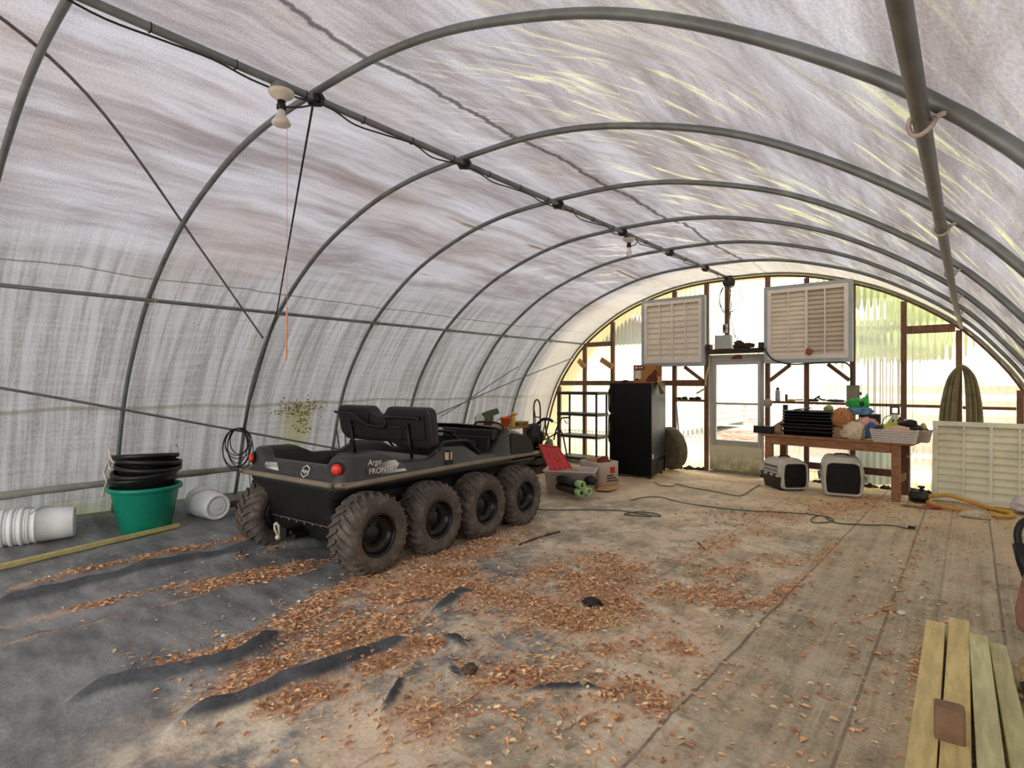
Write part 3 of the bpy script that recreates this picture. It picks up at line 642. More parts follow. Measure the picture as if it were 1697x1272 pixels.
for lab, u, v, d in (('white scrap lying on the leaf ridge, the farther of two', 370, 1050, .035), ('white scrap lying on the leaf ridge, the nearer of two', 382, 1082, .04), ('white scrap on the bare fabric left of the timber planks', 1493, 1014, .05), ('tiny white scrap on the sandy fabric at the bottom of the view', 790, 1175, .022), ('pale scrap in front of the rear wheel', 306, 948, .016)):
    p = G(u, v, .02); tag(MB().lump((p.x, p.y, gz(p.x, p.y) + .012), (d, d * .7, d * .5), u, .5, 3, 2).build('paper_scrap', M('white_scrap', (222, 212, 202), .8)), lab, 'scrap')
p = G(982, 998, .02); tag(MB().lump((p.x, p.y, gz(p.x, p.y) + .015), (.12, .09, .05), 4, .6, 3, 3, ridge=True).build('fabric_scrap', M('black_scrap', (40, 38, 36), .8)), 'crumpled black scrap in the middle of the leafy floor', 'scrap')
p = G(778, 1113, .02); tag(MB().lump((p.x, p.y, gz(p.x, p.y) + .02), (.07, .06, .05), 8, .6, 5, 3, ridge=True).build('dirt_clod', M('clod', (98, 78, 62), .9)), 'small brown clod of dirt lying between two fabric folds', 'dirt')
a, b = G(785, 1131, .012), G(826, 1129, .012); tag(MB().beam((a.x, a.y, gz(a.x, a.y) + .008), (b.x, b.y, gz(b.x, b.y) + .008), .012, .01).build('wood_stick', M('pale_stick', (208, 174, 112), .7)), 'short pale flat stick on the sandy fabric near the bottom', 'stick')
q = [G(u, v, .012) for u, v in ((860, 900), (885, 890), (910, 882), (928, 877))]; tag(MB().tube(spline([(p.x, p.y, gz(p.x, p.y) + .010) for p in q], 4), .007, 6).build('twig', M('twig_dark', (60, 48, 38), .8)), 'dark twig lying on the floor right of the vehicle wheels', 'stick')
q = [G(u, v, .012) for u, v in ((1156, 898), (1170, 911))]; tag(MB().tube([(p.x, p.y, gz(p.x, p.y) + .008) for p in q], .005, 6).build('twig', M('twig_dark', (60, 48, 38), .8)), 'short twig on the open floor in front of the door', 'stick')

# ------------------------------------------------------------------ outdoors
mb = MB(); mb.add([(-40, -30, -.05), (40, -30, -.05), (40, 70, -.05), (-40, 70, -.05)], [(0, 1, 2, 3)])
gm = NT('leafy_ground'); co = gm.n('TexCoord').outputs['Object']
gc = gm.mix(gm.ramp(gm.noise(co, 6, 6, .75), .4, .62), lin((136, 90, 72)), lin((204, 180, 164))); gc = gm.mix(gm.ramp(gm.noise(co, .35, 4), .45, .6), gc, lin((222, 216, 202)))
gd = gm.n('BsdfDiffuse'); gm.put(gd.inputs[0], gc); gm.t.links.new(gd.outputs[0], gm.out.inputs[0])
struct(mb.build('ground', gm.m))
t = thing('garden_shed', 'white shed with lap siding seen through the lower door pane', 'shed')
P0, P1 = G(1232, 705, 0), G(1180, 716, 0); d = (P1 - P0).normalized(); L = 5.5; nrm = Vector((d.y, -d.x, 0))
if nrm.dot(Vector((-P0.x, -P0.y, 0))) < 0: nrm = -nrm
mb = MB()
for k in range(12):
    z0 = .15 + .2 * k; a, b = P0, P0 + d * L
    mb.add([a + nrm * .05 + Vector((0, 0, z0)), b + nrm * .05 + Vector((0, 0, z0)), b + Vector((0, 0, z0 + .2)), a + Vector((0, 0, z0 + .2)), a - nrm * .01 + Vector((0, 0, z0)), b + Vector((0, 0, z0))], [(0, 1, 2, 3), (0, 1, 5, 4)])
SID = M('shed_siding', (222, 222, 206), .6, 0, .06, 3, dirt=(196, 200, 150), dirt_amt=.6)
mb.build('siding', SID, t)
bk = -nrm * 4; mb = MB()
mb.add([P0, P0 + bk, P0 + bk + Vector((0, 0, 2.5)), P0 + Vector((0, 0, 2.5)), P0 + d * L, P0 + d * L + bk, P0 + d * L + bk + Vector((0, 0, 2.5)), P0 + d * L + Vector((0, 0, 2.5))], [(0, 1, 2, 3), (4, 5, 6, 7), (1, 5, 6, 2)])
mb.build('shed_wall', SID, t); MB().beam(P0 + nrm * .02 + Vector((0, 0, 1.3)), P0 + nrm * .02 + Vector((0, 0, 1.301)), .1, .1).beam(P0 + nrm * .04 + Vector((0, 0, .12)), P0 + nrm * .04 + Vector((0, 0, 2.5)), .12, .12).build('corner_board', M('corner_board', (214, 218, 216), .6), t)
mb = MB(); c0, c1 = P0 + nrm * .4 - d * .3, P0 + d * (L + .3) + nrm * .4
mb.add([c0 + Vector((0, 0, 2.45)), c1 + Vector((0, 0, 2.45)), c1 - nrm * 2.4 + Vector((0, 0, 3.5)), c0 - nrm * 2.4 + Vector((0, 0, 3.5)), c1 - nrm * 4.8 + Vector((0, 0, 2.45)), c0 - nrm * 4.8 + Vector((0, 0, 2.45))], [(0, 1, 2, 3), (3, 2, 4, 5)])
mb.build('roof', M('shed_roof', (150, 146, 140), .8), t, solid=.06)
LEAF = M('far_foliage', (150, 170, 104), .8, 0, .3, 5, dirt=(190, 202, 140), dirt_amt=.6); BARK = M('far_bark', (108, 92, 70), .9, var=.3)
def tree(label, x, y, h, r, seed, tr=.14):
    t = thing('tree', label, 'tree', (x, y, -.05), 0, 'trees beyond the end wall')
    MB().tube([(0, 0, 0), (.05, 0, h * .4), (0, .05, h * .8)], [tr * 1.2, tr, tr * .5], 10).build('trunk', BARK, t)
    q = random.Random(seed); mb = MB()
    for k in range(11): mb.lump((q.uniform(-r, r) * .8, q.uniform(-r, r) * .8, h * .62 + q.uniform(-.3, .6) * h * .45), (r * q.uniform(.5, 1), r * q.uniform(.5, 1), r * q.uniform(.4, .8)), seed + k, .45, 5, 3, False)
    mb.build('crown', LEAF, t)
tree('leafy tree blurred behind the panels right of the right shutter', -1.5, 14.2, 4.6, 1.35, 1, .18)
tree('leafy tree blurred behind the panels above the garden hose', 1.5, 15.6, 4.9, 1.55, 2)
tree('leafy tree blurred behind the far right corner panel', 5.0, 16.0, 4.9, 1.65, 3)
tree('tall tree blurred behind the panels above the shelving unit', -12.5, 23, 6.5, 2.4, 4)
t = thing('water_barrel', 'dark green barrel standing outside behind the bench', 'barrel', (-1.10, 9.35, -.05))
MB().lathe([(0, 0), (.26, 0), (.28, .03), (.28, .28), (.295, .30), (.28, .32), (.28, .58), (.295, .6), (.28, .62), (.28, .84), (.25, .88), (0, .88)], 28).build('barrel_body', M('barrel_green', (52, 60, 38), .6), t)
t = thing('field_fence', 'pale board fence far behind the right panels', 'fence', (1.5, 19, -.05))
for k in range(9): MB().bx(-5 + k * 1.3, -4.88 + k * 1.3, 0, .1, 0, 1.5).build('fence_post', M('fence_board', (196, 188, 172), .7), t)
for k in range(3): MB().bx(-5, 5.5, -.03, 0, .3 + k * .42, .55 + k * .42).build('fence_board', M('fence_board', (196, 188, 172), .7), t)

# ------------------------------------------------------------------ daylight
w = bpy.data.worlds.new('sky'); sc.world = w; w.use_nodes = True; nt = w.node_tree; nt.nodes.clear()
o = nt.nodes.new('ShaderNodeOutputWorld'); bg = nt.nodes.new('ShaderNodeBackground'); tc = nt.nodes.new('ShaderNodeTexCoord'); sx = nt.nodes.new('ShaderNodeSeparateXYZ'); rp_ = nt.nodes.new('ShaderNodeValToRGB')
nt.links.new(tc.outputs['Generated'], sx.inputs[0]); nt.links.new(sx.outputs[2], rp_.inputs[0])
e = rp_.color_ramp.elements; e[0].position = 0; e[0].color = (.70, .70, .62, 1); e[1].position = .35; e[1].color = (1, 1, 1, 1)
m_ = e.new(.12); m_.color = (.92, .93, .86, 1)
nt.links.new(rp_.outputs[0], bg.inputs[0]); bg.inputs[1].default_value = 2.3; nt.links.new(bg.outputs[0], o.inputs[0])
sd = bpy.data.lights.new('sun', 'SUN'); sd.energy = 3.6; sd.angle = .5; sd.color = (1, .96, .88); so = bpy.data.objects.new('sun', sd); COL.objects.link(so); so.rotation_euler = Euler((-.35, .5, 0))
sc.view_settings.view_transform = 'Standard'; sc.view_settings.look = 'None'; sc.view_settings.gamma = 1; sc.view_settings.use_curve_mapping = False; sc.view_settings.exposure = .55
sc.cycles.use_denoising = True; sc.cycles.max_bounces = 12; sc.cycles.diffuse_bounces = 6; sc.cycles.transmission_bounces = 8; sc.cycles.transparent_max_bounces = 10

# ------------------------------------------------------------------ eight-wheeled vehicle
PLAST = M('black_plastic', (50, 49, 48), .4, 0, .12, 25, .15, dirt=(88, 80, 72), dirt_amt=.25)
PLASTD = M('matt_black_plastic', (24, 24, 25), .5, 0, .15, 25, .1, dirt=(48, 44, 40), dirt_amt=.25)
RUB = M('dusty_tyre_rubber', (84, 77, 71), .85, 0, .22, 30, .25, dirt=(142, 126, 112), dirt_amt=.6)
RIM = M('black_rim', (26, 26, 27), .3, .2, .2, 20, dirt=(60, 48, 40), dirt_amt=.3)
DUSTY = M('dusty_bumper', (134, 122, 106), .7, 0, .15, 10, dirt=(104, 96, 86))
BLK = M('plain_black', (11, 11, 11), .5, 0, .2)
WHITE_INK = M('white_ink', (228, 226, 220), .4, 0, .03); DARK_INK = M('dark_ink', (34, 34, 36), .4, 0, .03)
t0 = argo = thing('amphibious_vehicle', 'black eight-wheeled open off-road vehicle parked along the left side', 'off-road vehicle', (-4.118, 2.183, .004), 0, None, (-.021, 0, .083))
# hull
def rrect(x0, x1, y0, y1, r, z, n=5):
    out = []
    for cx, cy, a in ((x1 - r, y1 - r, 0), (x0 + r, y1 - r, PI / 2), (x0 + r, y0 + r, PI), (x1 - r, y0 + r, 3 * PI / 2)):
        out += [Vector((cx + r * math.cos(a + PI / 2 * i / n), cy + r * math.sin(a + PI / 2 * i / n), z)) for i in range(n + 1)]
    return out
mb = MB(); mb.loft([rrect(-.40, .40, .22, 2.2, .06, .15), rrect(-.44, .44, .14, 2.36, .06, .22), rrect(-.46, .46, .10, 2.44, .06, .40), rrect(-.49, .49, .06, 2.48, .07, .52), rrect(-.64, .64, .03, 2.52, .12, .60), rrect(-.67, .67, .02, 2.54, .14, .645)])
hull = mb.build('hull', PLASTD, argo)
mb = MB()
for i in range(8):
    q = -.38 + .76 * i / 7; mb.lathe([(0, 0), (.009, 0), (.007, .005), (0, .006)], 8, Matrix.Translation((q, .128, .305 - .02 * math.cos(q * 4))) @ rot(PI / 2, 0, 0))
mb.build('rivets', M('rivet_grey', (150, 150, 150), .4, .6), hull)
MB().tube([(q, .116, .305) for q in (-.40, 0, .40)], .003, 5).build('seam_line', DUSTY, hull)
# bumper rail
rail = rrect(-.70, .70, 0, 2.58, .17, 0, 7)
def railz(y): return .655 + .03 * math.sin(PI * max(0, min(1, y / 2.5))) + (.0 if y < 2.3 else .02)
MB().tube([(p.x * (1 if p.y < 1.9 else 1 - .12 * (p.y - 1.9) / .68), p.y, railz(p.y)) for p in spline(rail, 2, True)], .028, 8, True, .8).build('bumper_rail', DUSTY, argo)
# upper body rim: a wall whose top edge steps up at the pods, the grab bars and the cowl
def ztop(x, y):
    if y < .16 and abs(x) < .62:
        return .775 + .085 * sstep(.395, .50, abs(x))
    P = [(0, .862), (.40, .858), (.60, .772), (.90, .765), (1.07, .848), (1.36, .838), (1.53, .748), (1.78, .752), (1.92, .965), (1.99, .985)]
    for (a, za), (b, zb) in zip(P, P[1:]):
        if a <= y <= b: return za + (zb - za) * (y - a) / (b - a)
    return .985
per = []
n = 34
for i in range(n + 1): per.append((.672, 1.99 - i * (1.99 - .17) / n, 1, 0))
for i in range(1, 9): a = PI / 2 * i / 8; per.append((.542 + .13 * math.cos(a), .17 - .13 * math.sin(a), math.cos(a), -math.sin(a)))
for i in range(1, 40): per.append((.542 - 1.084 * i / 40, .04, 0, -1))
for i in range(0, 9): a = PI / 2 * i / 8; per.append((-.542 - .13 * math.sin(a), .17 - .13 * math.cos(a), -math.sin(a), -math.cos(a)))
for i in range(1, n + 1): per.append((-.672, .17 + i * (1.99 - .17) / n, -1, 0))
rows = []
for x, y, nx, ny in per:
    zt = ztop(x, y); hgt = zt - .66
    sec = [(.012, .645), (.018, .672), (.008, .69), (-.006 - .06 * hgt, zt - .030), (-.020 - .06 * hgt, zt - .008), (-.040 - .06 * hgt, zt), (-.085 - .06 * hgt, zt), (-.105 - .06 * hgt, zt - .010), (-.113 - .06 * hgt, zt - .04), (-.135, .60), (-.14, .44)]
    rows.append([(x + nx * o, y + ny * o, z) for o, z in sec])
body = MB().strip(rows).build('upper_body', PLAST, argo)
# hood and dash
rows = []
for k in range(15):
    y = 1.90 + k * .65 / 14
    zc = .985 if y < 2.0 else .985 - .07 * ((y - 2.0) / .3) if y < 2.3 else .915 - .235 * ((y - 2.3) / .25) ** 1.2
    hw = .655 - .03 * max(0, (y - 2.0) / .5) - (.06 * ((y - 2.4) / .15) if y > 2.4 else 0); r = []
    for a, b in ((-1.03, -9), (-1, -.9), (-.97, -.25), (-.93, -.06), (-.86, .0), (-.5, .012), (0, .018), (.5, .012), (.86, .0), (.93, -.06), (.97, -.25), (1, -.9), (1.03, -9)):
        hz = zc - .665
        z = .66 if b == -9 else (zc + b if b > -.03 else zc + b * hz * (1 if b < -.1 else 1))
        r.append((a * hw, y, max(.655, z)))
    rows.append(r)
hood = MB().strip(rows).build('hood', PLAST, argo)
for s in (1, -1):     # recessed vent panels on the flanks of the hood
    mb = MB(); q = [(2.02, .69), (2.02, .93), (2.30, .885), (2.40, .80), (2.43, .70)]
    mb.prism(q, .012, Matrix(((0, 0, s, s * .648), (1, 0, 0, 0), (0, 1, 0, 0), (0, 0, 0, 1))))
    mb.build('vent_panel', M('vent_mesh', (34, 34, 24), .7, 0, .4, 120), hood)
mb = MB(); mb.bx(-.60, .60, 1.86, 1.92, .62, .965); mb.bx(-.60, .60, 1.80, 1.86, .86, .965); mb.bx(.05, .56, 1.78, 1.86, .70, .90)
dash = mb.build('dashboard', PLASTD, argo, .012)
MB().lathe([(0, 0), (.05, 0), (.055, .008), (.04, .014), (0, .014)], 16, Matrix.Translation((.36, 1.775, .80)) @ rot(PI / 2, 0, 0)).build('gauge', BLK, dash)
MB().lathe([(0, 0), (.05, 0), (.05, .003), (0, .003)], 8, Matrix.Translation((-.13, 1.798, .915)) @ rot(PI / 2, 0, 0)).build('dash_badge', WHITE_INK, dash)
MB().tube(spline([(.30, 1.78, .80), (.27, 1.66, .86), (.25, 1.56, .93), (.25, 1.50, .955)], 4), .016, 8).tube([(.13, 1.49, .955), (.37, 1.49, .955)], .016, 8).build('steering_bar', BLK, dash)
MB().tube(spline([(.62, 1.96, .95), (.60, 1.93, 1.01), (.52, 1.92, 1.035), (.35, 1.92, 1.035), (.26, 1.92, 1.02), (.24, 1.92, .96)], 5), .011, 8).tube(spline([(.62, 1.95, .98), (.63, 1.9, .9), (.62, 1.84, .80), (.60, 1.80, .74)], 4), .012, 8).build('dash_grab_bar', BLK, argo)
for s in (1, -1):
    MB().tube(spline([(s * .62, 1.02, .80), (s * .62, 1.06, .87), (s * .615, 1.12, .895), (s * .61, 1.38, .89), (s * .615, 1.45, .86), (s * .62, 1.58, .745)], 6), .013, 8).build('side_grab_bar', BLK, argo)
# interior
MB().bx(-.55, .55, .17, 1.86, .40, .46).build('floor_pan', BLK, argo)
MB().bx(-.56, .56, .32, .90, .585, .615).bx(-.56, .56, .30, .36, .46, .64).bx(-.55, .55, .86, .90, .46, .62).build('cargo_bed', PLASTD, argo, .008)
MB().bx(-.56, .56, .52, .60, .615, .668).build('bed_crossbar', DUSTY, argo, .008)
VINYL = M('olive_black_vinyl', (66, 64, 54), .5, 0, .12, 40, .1)
mb = MB(); mb.bx(-.55, .55, .80, 1.22, .66, .745); seat = mb.build('seat_cushion', VINYL, argo, .03, 4)
MB().bx(-.54, .54, .84, 1.2, .46, .66).build('seat_box', BLK, argo)
# backrest pair in one bench moulding with a dip between
def rounded(poly, r=.03, n=4):
    out = []; m = len(poly)
    for i in range(m):
        p, a, b = Vector(poly[i]), Vector(poly[i - 1]), Vector(poly[(i + 1) % m]); u, v = (a - p), (b - p)
        k = min(r, u.length * .45, v.length * .45); A, B = p + u.normalized() * k, p + v.normalized() * k
        for j in range(n + 1): t_ = j / n; out.append(tuple(A * (1 - t_) ** 2 + p * 2 * t_ * (1 - t_) + B * t_ ** 2))
    return out
sb = rounded([(-.63, .10), (-.65, .30), (-.62, .36), (-.14, .36), (-.07, .285), (.03, .285), (.09, .36), (.60, .36), (.65, .32), (.65, .02), (.60, -.01), (.20, -.01), (.10, .03), (-.55, .03)], .035)
sm = Matrix.Translation((-.03, .96, .842)) @ rot(PI / 2 + .13, 0, 0)
back = MB(sm).prism(sb, -.085).build('backrest', M('seat_vinyl', (22, 22, 22), .45, 0, .12, 40, .1), argo, .02, 4)
mb = MB(sm)
for x0, x1 in ((-.57, -.16), (.12, .57)): mb.prism(rounded([(x0, .12), (x0, .30), (x1, .30), (x1 - .05 if x1 < 0 else x1, .07), (x0 + .05, .07)], .03), .012)
mb.prism(rounded([(-.30, .06), (-.30, .20), (.28, .20), (.28, .06)], .02), .02); mb.build('back_panel', BLK, back, .006)
mb = MB(sm); mb.tube(spline([(-.64, .30, .02), (-.60, .30, .045), (-.35, .29, .045), (-.26, .24, .045), (-.10, .185, .045), (.10, .185, .045), (.10, .26, .045), (.16, .275, .045), (.50, .275, .045), (.55, .26, .045)], 4), .013, 8)
mb.tube([(-.42, .22, .03), (-.42, -.20, .0)], .014, 8).tube([(.38, .22, .03), (.38, -.22, .0)], .014, 8).tube([(-.40, .18, .03), (.36, .18, .03)], .010, 6).build('backrest_frame', BLK, back)
# tail lamps
for s in (1, -1):
    mm = Matrix.Translation((s * .575, .048, .768)) @ rot(PI / 2, 0, s * .42)
    lp = MB(mm).lathe([(0, -.01), (.054, -.01), (.056, .004), (.045, .006), (.045, -.002), (0, -.002)], 24).build('lamp_bezel', PLASTD, argo)
    MB(mm).lathe([(0, -.002), (.042, .0), (.042, .014), (.035, .026), (.02, .031), (0, .032)], 24).build('tail_lamp', M('red_lens', (226, 48, 26), .25, 0, .15, 60), lp)
# decals
def decal(poly, mat, m, name): return MB(m).prism(poly, .0015).build(name, mat, argo)
FOIL = NT('silver_decal'); co = FOIL.n('TexCoord').outputs['Object']
fs = FOIL.n('SeparateXYZ'); FOIL.put(fs.inputs[0], co)
fc = FOIL.mix(FOIL.math('MAXIMUM', FOIL.ramp(fs.outputs[1], .30, .56), FOIL.math('MULTIPLY', FOIL.ramp(fs.outputs[0], -.40, -.22), FOIL.ramp(fs.outputs[0], .4, .3))), lin((62, 60, 60)), lin((226, 222, 216)))
fp = FOIL.n('BsdfPrincipled'); FOIL.put(fp.inputs[0], fc); fp.inputs['Roughness'].default_value = .4; fp.inputs['Metallic'].default_value = .2; FOIL.t.links.new(fp.outputs[0], FOIL.out.inputs[0])
def side_m(y, z, lean=.184): # local x -> +y, local y -> +z (leaning), local z -> +x
    up = Vector((-math.sin(lean), 0, math.cos(lean))); yv = Vector((0, 1, 0)); nn = yv.cross(up)
    m = Matrix.Identity(4)
    for i in range(3): m[i][0], m[i][1], m[i][2] = yv[i], up[i], nn[i]
    m.translation = Vector((.683 - .186 * (z - .69), y - .05, z)); return m
d1 = decal([(.0, .0), (.0, .062), (.225, .098), (.28, .098), (.39, .0)], FOIL.m, side_m(.275, .705), 'side_decal')
mm = Matrix.Translation((0, 0, .003))
text('FRONTIER', .060, DARK_INK, d1, side_m(.292, .732) @ Matrix.Translation((0, 0, .004)), 'lettering_shadow', .0008, .15, 'LEFT'); text('FRONTIER', .060, WHITE_INK, d1, side_m(.29, .735) @ Matrix.Translation((0, 0, .006)), 'frontier_lettering', .0008, .15, 'LEFT'); text('Argo', .062, WHITE_INK, argo, side_m(.29, .80) @ mm, 'argo_lettering', .0008, .3, 'LEFT')
MB(side_m(.50, .725) @ mm).prism([(.02, .0), (.05, .035), (.075, .02), (.10, .06), (.125, .03), (.15, .035), (.13, .0)], .001).build('mountain_motif', M('decal_shadow', (86, 82, 78), .4), d1)
def rear_m(x, z): return Matrix.Translation((x, .037 + .38 * (z - .71), z)) @ rot(PI / 2 - .36, 0, 0)
d2 = decal([(-.17, -.02), (-.16, .03), (.09, .03), (.15, -.03)], FOIL.m, rear_m(-.31, .725), 'rear_decal')
text('FRONTIER', .038, DARK_INK, argo, rear_m(-.288, .731) @ mm, 'lettering_shadow', .0008, .15); text('FRONTIER', .038, WHITE_INK, argo, rear_m(-.29, .733) @ Matrix.Translation((0, 0, .005)), 'frontier_lettering', .0008, .15)
d3 = decal([(.055 * math.cos(PI / 3 * i + PI / 6), .05 * math.sin(PI / 3 * i + PI / 6)) for i in range(6)], WHITE_INK, rear_m(.19, .722), 'rear_badge')
MB(rear_m(.19, .722) @ mm).prism([(.046 * math.cos(PI / 3 * i + PI / 6), .041 * math.sin(PI / 3 * i + PI / 6)) for i in range(6)], .001).build('badge_field', DARK_INK, d3)
text('Argo', .042, WHITE_INK, d3, rear_m(.19, .722) @ Matrix.Translation((0, 0, .005)), 'argo_lettering', .0008, .3)
MB(Matrix.Translation((.675, 1.095, .775))).bx(-.012, .006, -.035, .035, -.03, .035).build('warning_sticker', M('sticker', (214, 190, 160), .5, 0, .25, 60), argo)
MB().bx(.66, .69, 1.055, 1.14, .675, .745).bx(.655, .684, 1.09, 1.11, .74, .83).build('latch', BLK, argo, .004)
# hitch
h = MB().bx(-.04, .04, -.02, .30, .205, .275).bx(-.10, .10, .02, .14, .19, .23).lathe([(0, 0), (.018, 0), (.02, .02), (0, .02)], 8, Matrix.Translation((.07, .02, .24)) @ rot(PI / 2, 0, 0)).build('tow_hitch', BLK, argo, .004)
MB().tube([(-.10, .0, .20), (-.115, -.015, .245), (-.11, -.02, .285), (-.085, -.02, .30), (-.065, -.015, .28), (-.07, .0, .20)], .010, 8).lump((-.085, -.005, .185), (.045, .045, .045), 2, .1, 2, 2, False).build('tow_shackle', M('shackle_cream', (206, 196, 176), .5), h)
# wheels
def wheel_mb():
    r, hw = .298, .132
    tyre = MB(); prof = [(.150, -.095), (.165, -.118), (.215, -hw - .006), (.255, -hw), (.277, -.108), (.284, -.07), (.287, 0), (.284, .07), (.277, .108), (.255, hw), (.215, hw + .006), (.165, .118), (.150, .095), (.140, .06), (.140, -.06)]
    n = 56; X = rot(0, PI / 2, 0)
    rings = [[X @ Vector((q * math.cos(2 * PI * i / n), q * math.sin(2 * PI * i / n), z)) for q, z in prof] for i in range(n)]
    tyre.loft(rings, False, True, True)
    nl = 26
    for s in (1, -1):
        for k in range(nl):
            a0 = 2 * PI * (k + (.5 if s < 0 else 0)) / nl; rows = []
            for lat, sw, rad, wd in ((.004, 0, .284, .050), (.045, .09, .284, .048), (.09, .17, .279, .050), (.118, .215, .266, .052), (.131, .235, .243, .045)):
                hgt = .021 if lat < .12 else .011
                cs = []
                for da, dr in ((-wd, -.004), (-wd * .6, hgt), (wd * .6, hgt), (wd, -.004)):
                    q = a0 + sw + da; cs.append(X @ Vector(((rad + dr) * math.cos(q), (rad + dr) * math.sin(q), s * (lat + (.004 if lat > .12 and dr > 0 else 0)))))
                rows.append(cs)
            tyre.strip(rows, False); tyre.add([rows[0][i] for i in range(4)], [(0, 1, 2, 3)]); tyre.add([rows[-1][i] for i in range(4)], [(3, 2, 1, 0)])
    return tyre
tyre = wheel_mb(); X = rot(0, PI / 2, 0)
rim = MB().lathe([(.10, -.10), (.150, -.10), (.152, -.05), (.135, -.04), (.135, .04), (.152, .05), (.157, .118), (.150, .122), (.143, .10), (.135, .06), (.118, .05), (.085, .048), (.06, .052), (.05, .065), (0, .068)], 40, X)
nut = [X @ Matrix.Translation((.085 * math.cos(2 * PI * k / 5), .085 * math.sin(2 * PI * k / 5), 0)) for k in range(5)]
bpy.context.view_layer.update()
for ch in argo.children: ch.matrix_local = Matrix.Diagonal((.97, 1.063, 1, 1)) @ ch.matrix_local
first = None
for s in (1, -1):
    for k in range(4):
        loc = (.70 if s > 0 else -.52, .235 + .645 * k, .292); rx = R.uniform(0, 6)
        if first is None:
            first = tyre.build('wheel', RUB, argo); rimo = rim.build('rim', RIM, first); [MB(q).lathe([(0, .05), (.010, .05), (.010, .064), (0, .066)], 6).build("lug_nut", M("nut_dark", (58, 52, 48), .4, .6), first) for q in nut]
            wv = MB().tube([(.145, .07, .10), (.16, .085, .11), (.165, .10, .112)], .006, 6).build('valve_stem', BLK, first); first.location = loc; continue
        o = first.copy(); COL.objects.link(o); o.parent = argo; o.location = loc; o.rotation_euler = (rx, 0, 0 if s > 0 else PI)
        for ch in first.children: c = ch.copy(); COL.objects.link(c); c.parent = o

# ------------------------------------------------------------------ left side: tubs, buckets, timber, tools
def on(x, y, dz=0): return (x, y, gz(x, y) + dz)
GREEN = M('green_tub_plastic', (2, 138, 110), .4, 0, .12, 5, dirt=(40, 136, 114), dirt_amt=.3)
BTUB = M('black_tub_plastic', (18, 18, 20), .4, 0, .15, 20)
ROPE = M('white_rope', (214, 206, 190), .8, 0, .1, 60, .2)
def tub_mb(rb, rt, h, lip=.016):
    return MB().lathe([(0, 0), (rb - .02, 0), (rb, .012), (rt - .014, h - .05), (rt - .012, h - .045), (rt + lip, h - .04), (rt + lip + .004, h - .012), (rt + lip - .004, h), (rt - .008, h), (rt - .022, h - .045), (rb - .014, .03), (0, .024)], 48)
tx, ty = -6.09, 1.835; tz = gz(tx, ty) - .01
t = thing('tub', 'green plastic tub on the floor holding a stack of black tubs', 'tub', (tx, ty, tz))
tub_mb(.212, .29, .43).build('tub_body', GREEN, t)
labs = ['lowest of the black tubs stacked in the green tub', 'second lowest black tub in the green tub, its rope handle loose', 'third black tub up in the green tub, no rope seen', 'fourth black tub up in the green tub with a white rope knot', 'fifth black tub up in the green tub with a looped white rope', 'topmost black tub of the stack in the green tub, open on top']
tilt = rot(.03, -.10, 0)
for k in range(6):
    p = Vector((tx, ty, tz + .43)) + (tilt @ Vector((0, 0, .062 + .046 * k - .30)))
    t = thing('tub', labs[k], 'tub', p, 0, 'black tubs stacked in the green tub', (.03, -.10, k * 1.1))
    tub_mb(.195, .260, .30, .014).build('tub_body', BTUB, t)
    a = {0: None, 1: -1.9, 2: None, 3: -1.95, 4: -1.75, 5: -1.9}[k]
    if a is not None:
        a -= k * 1.1
        ca, sa = math.cos(a), math.sin(a); q = lambda r, s_, z: (r * ca - s_ * sa, r * sa + s_ * ca, z)
        if k in (1, 5): pts = [q(.275, -.04, .29), q(.30, -.055, .335), q(.295, -.01, .36), q(.285, .04, .335), q(.28, .03, .28), q(.30, -.06, .24), q(.32, -.11, .20), q(.34, -.14, .13)]
        else: pts = [q(.275, -.05, .27), q(.30, -.06, .30), q(.305, .0, .305), q(.30, .06, .28), q(.28, .07, .265)]
        MB().tube(spline(pts, 5), .011, 8).build('rope_handle', ROPE, t)
    if k == 5:
        a = .9 - k * 1.1; ca, sa = math.cos(a), math.sin(a); q = lambda r, s_, z: (r * ca - s_ * sa, r * sa + s_ * ca, z)
        MB().tube(spline([q(.26, -.03, .29), q(.25, -.02, .35), q(.25, .02, .38), q(.26, .05, .34), q(.265, .05, .28)], 5), .007, 8).build('rope_handle', ROPE, t)
WBUC = M('white_bucket_plastic', (240, 240, 240), .4, 0, .04, 5, dirt=(206, 204, 198), dirt_amt=.4); WIRE = M('handle_wire', (150, 152, 154), .35, .7)
def bucket(label, loc, r, group=None):
    t = thing('bucket', label, 'bucket', loc, 0, group, r)
    MB().lathe([(0, .006), (.105, .006), (.108, 0), (.126, 0), (.130, .008), (.136, .10), (.143, .255), (.150, .257), (.151, .266), (.143, .268), (.144, .300), (.152, .302), (.153, .310), (.145, .312), (.146, .338), (.158, .34), (.159, .362), (.15, .366), (.145, .36), (.133, .10), (.126, .012), (0, .012)], 40).build('bucket_body', WBUC, t)
    MB().lathe([(.03, -.002), (.034, -.002), (.034, .006), (.03, .006)], 20).lathe([(.08, .0), (.084, .0), (.084, .006), (.08, .006)], 28).build('base_rings', WBUC, t)
    MB().tube([(.152 * math.cos(a), .152 * math.sin(a), .29 - .14 * abs(math.sin(a)) * .9) for a in [PI * j / 14 for j in range(15)]], .0028, 6).build('wire_handle', WIRE, t)
    return t
def lie(ax, roll=0):      # euler that lays +z along the horizontal direction ax
    d = Vector(ax).normalized(); q = d.to_track_quat('Z', 'Y') @ Euler((0, 0, roll)).to_quaternion(); return q.to_euler()
b0 = G(345, 857, .15)
ax = Vector((-.93, -.10, .06)).normalized(); c = Vector((-5.92, 2.43, 0)); c.z = gz(c.x, c.y) + .135
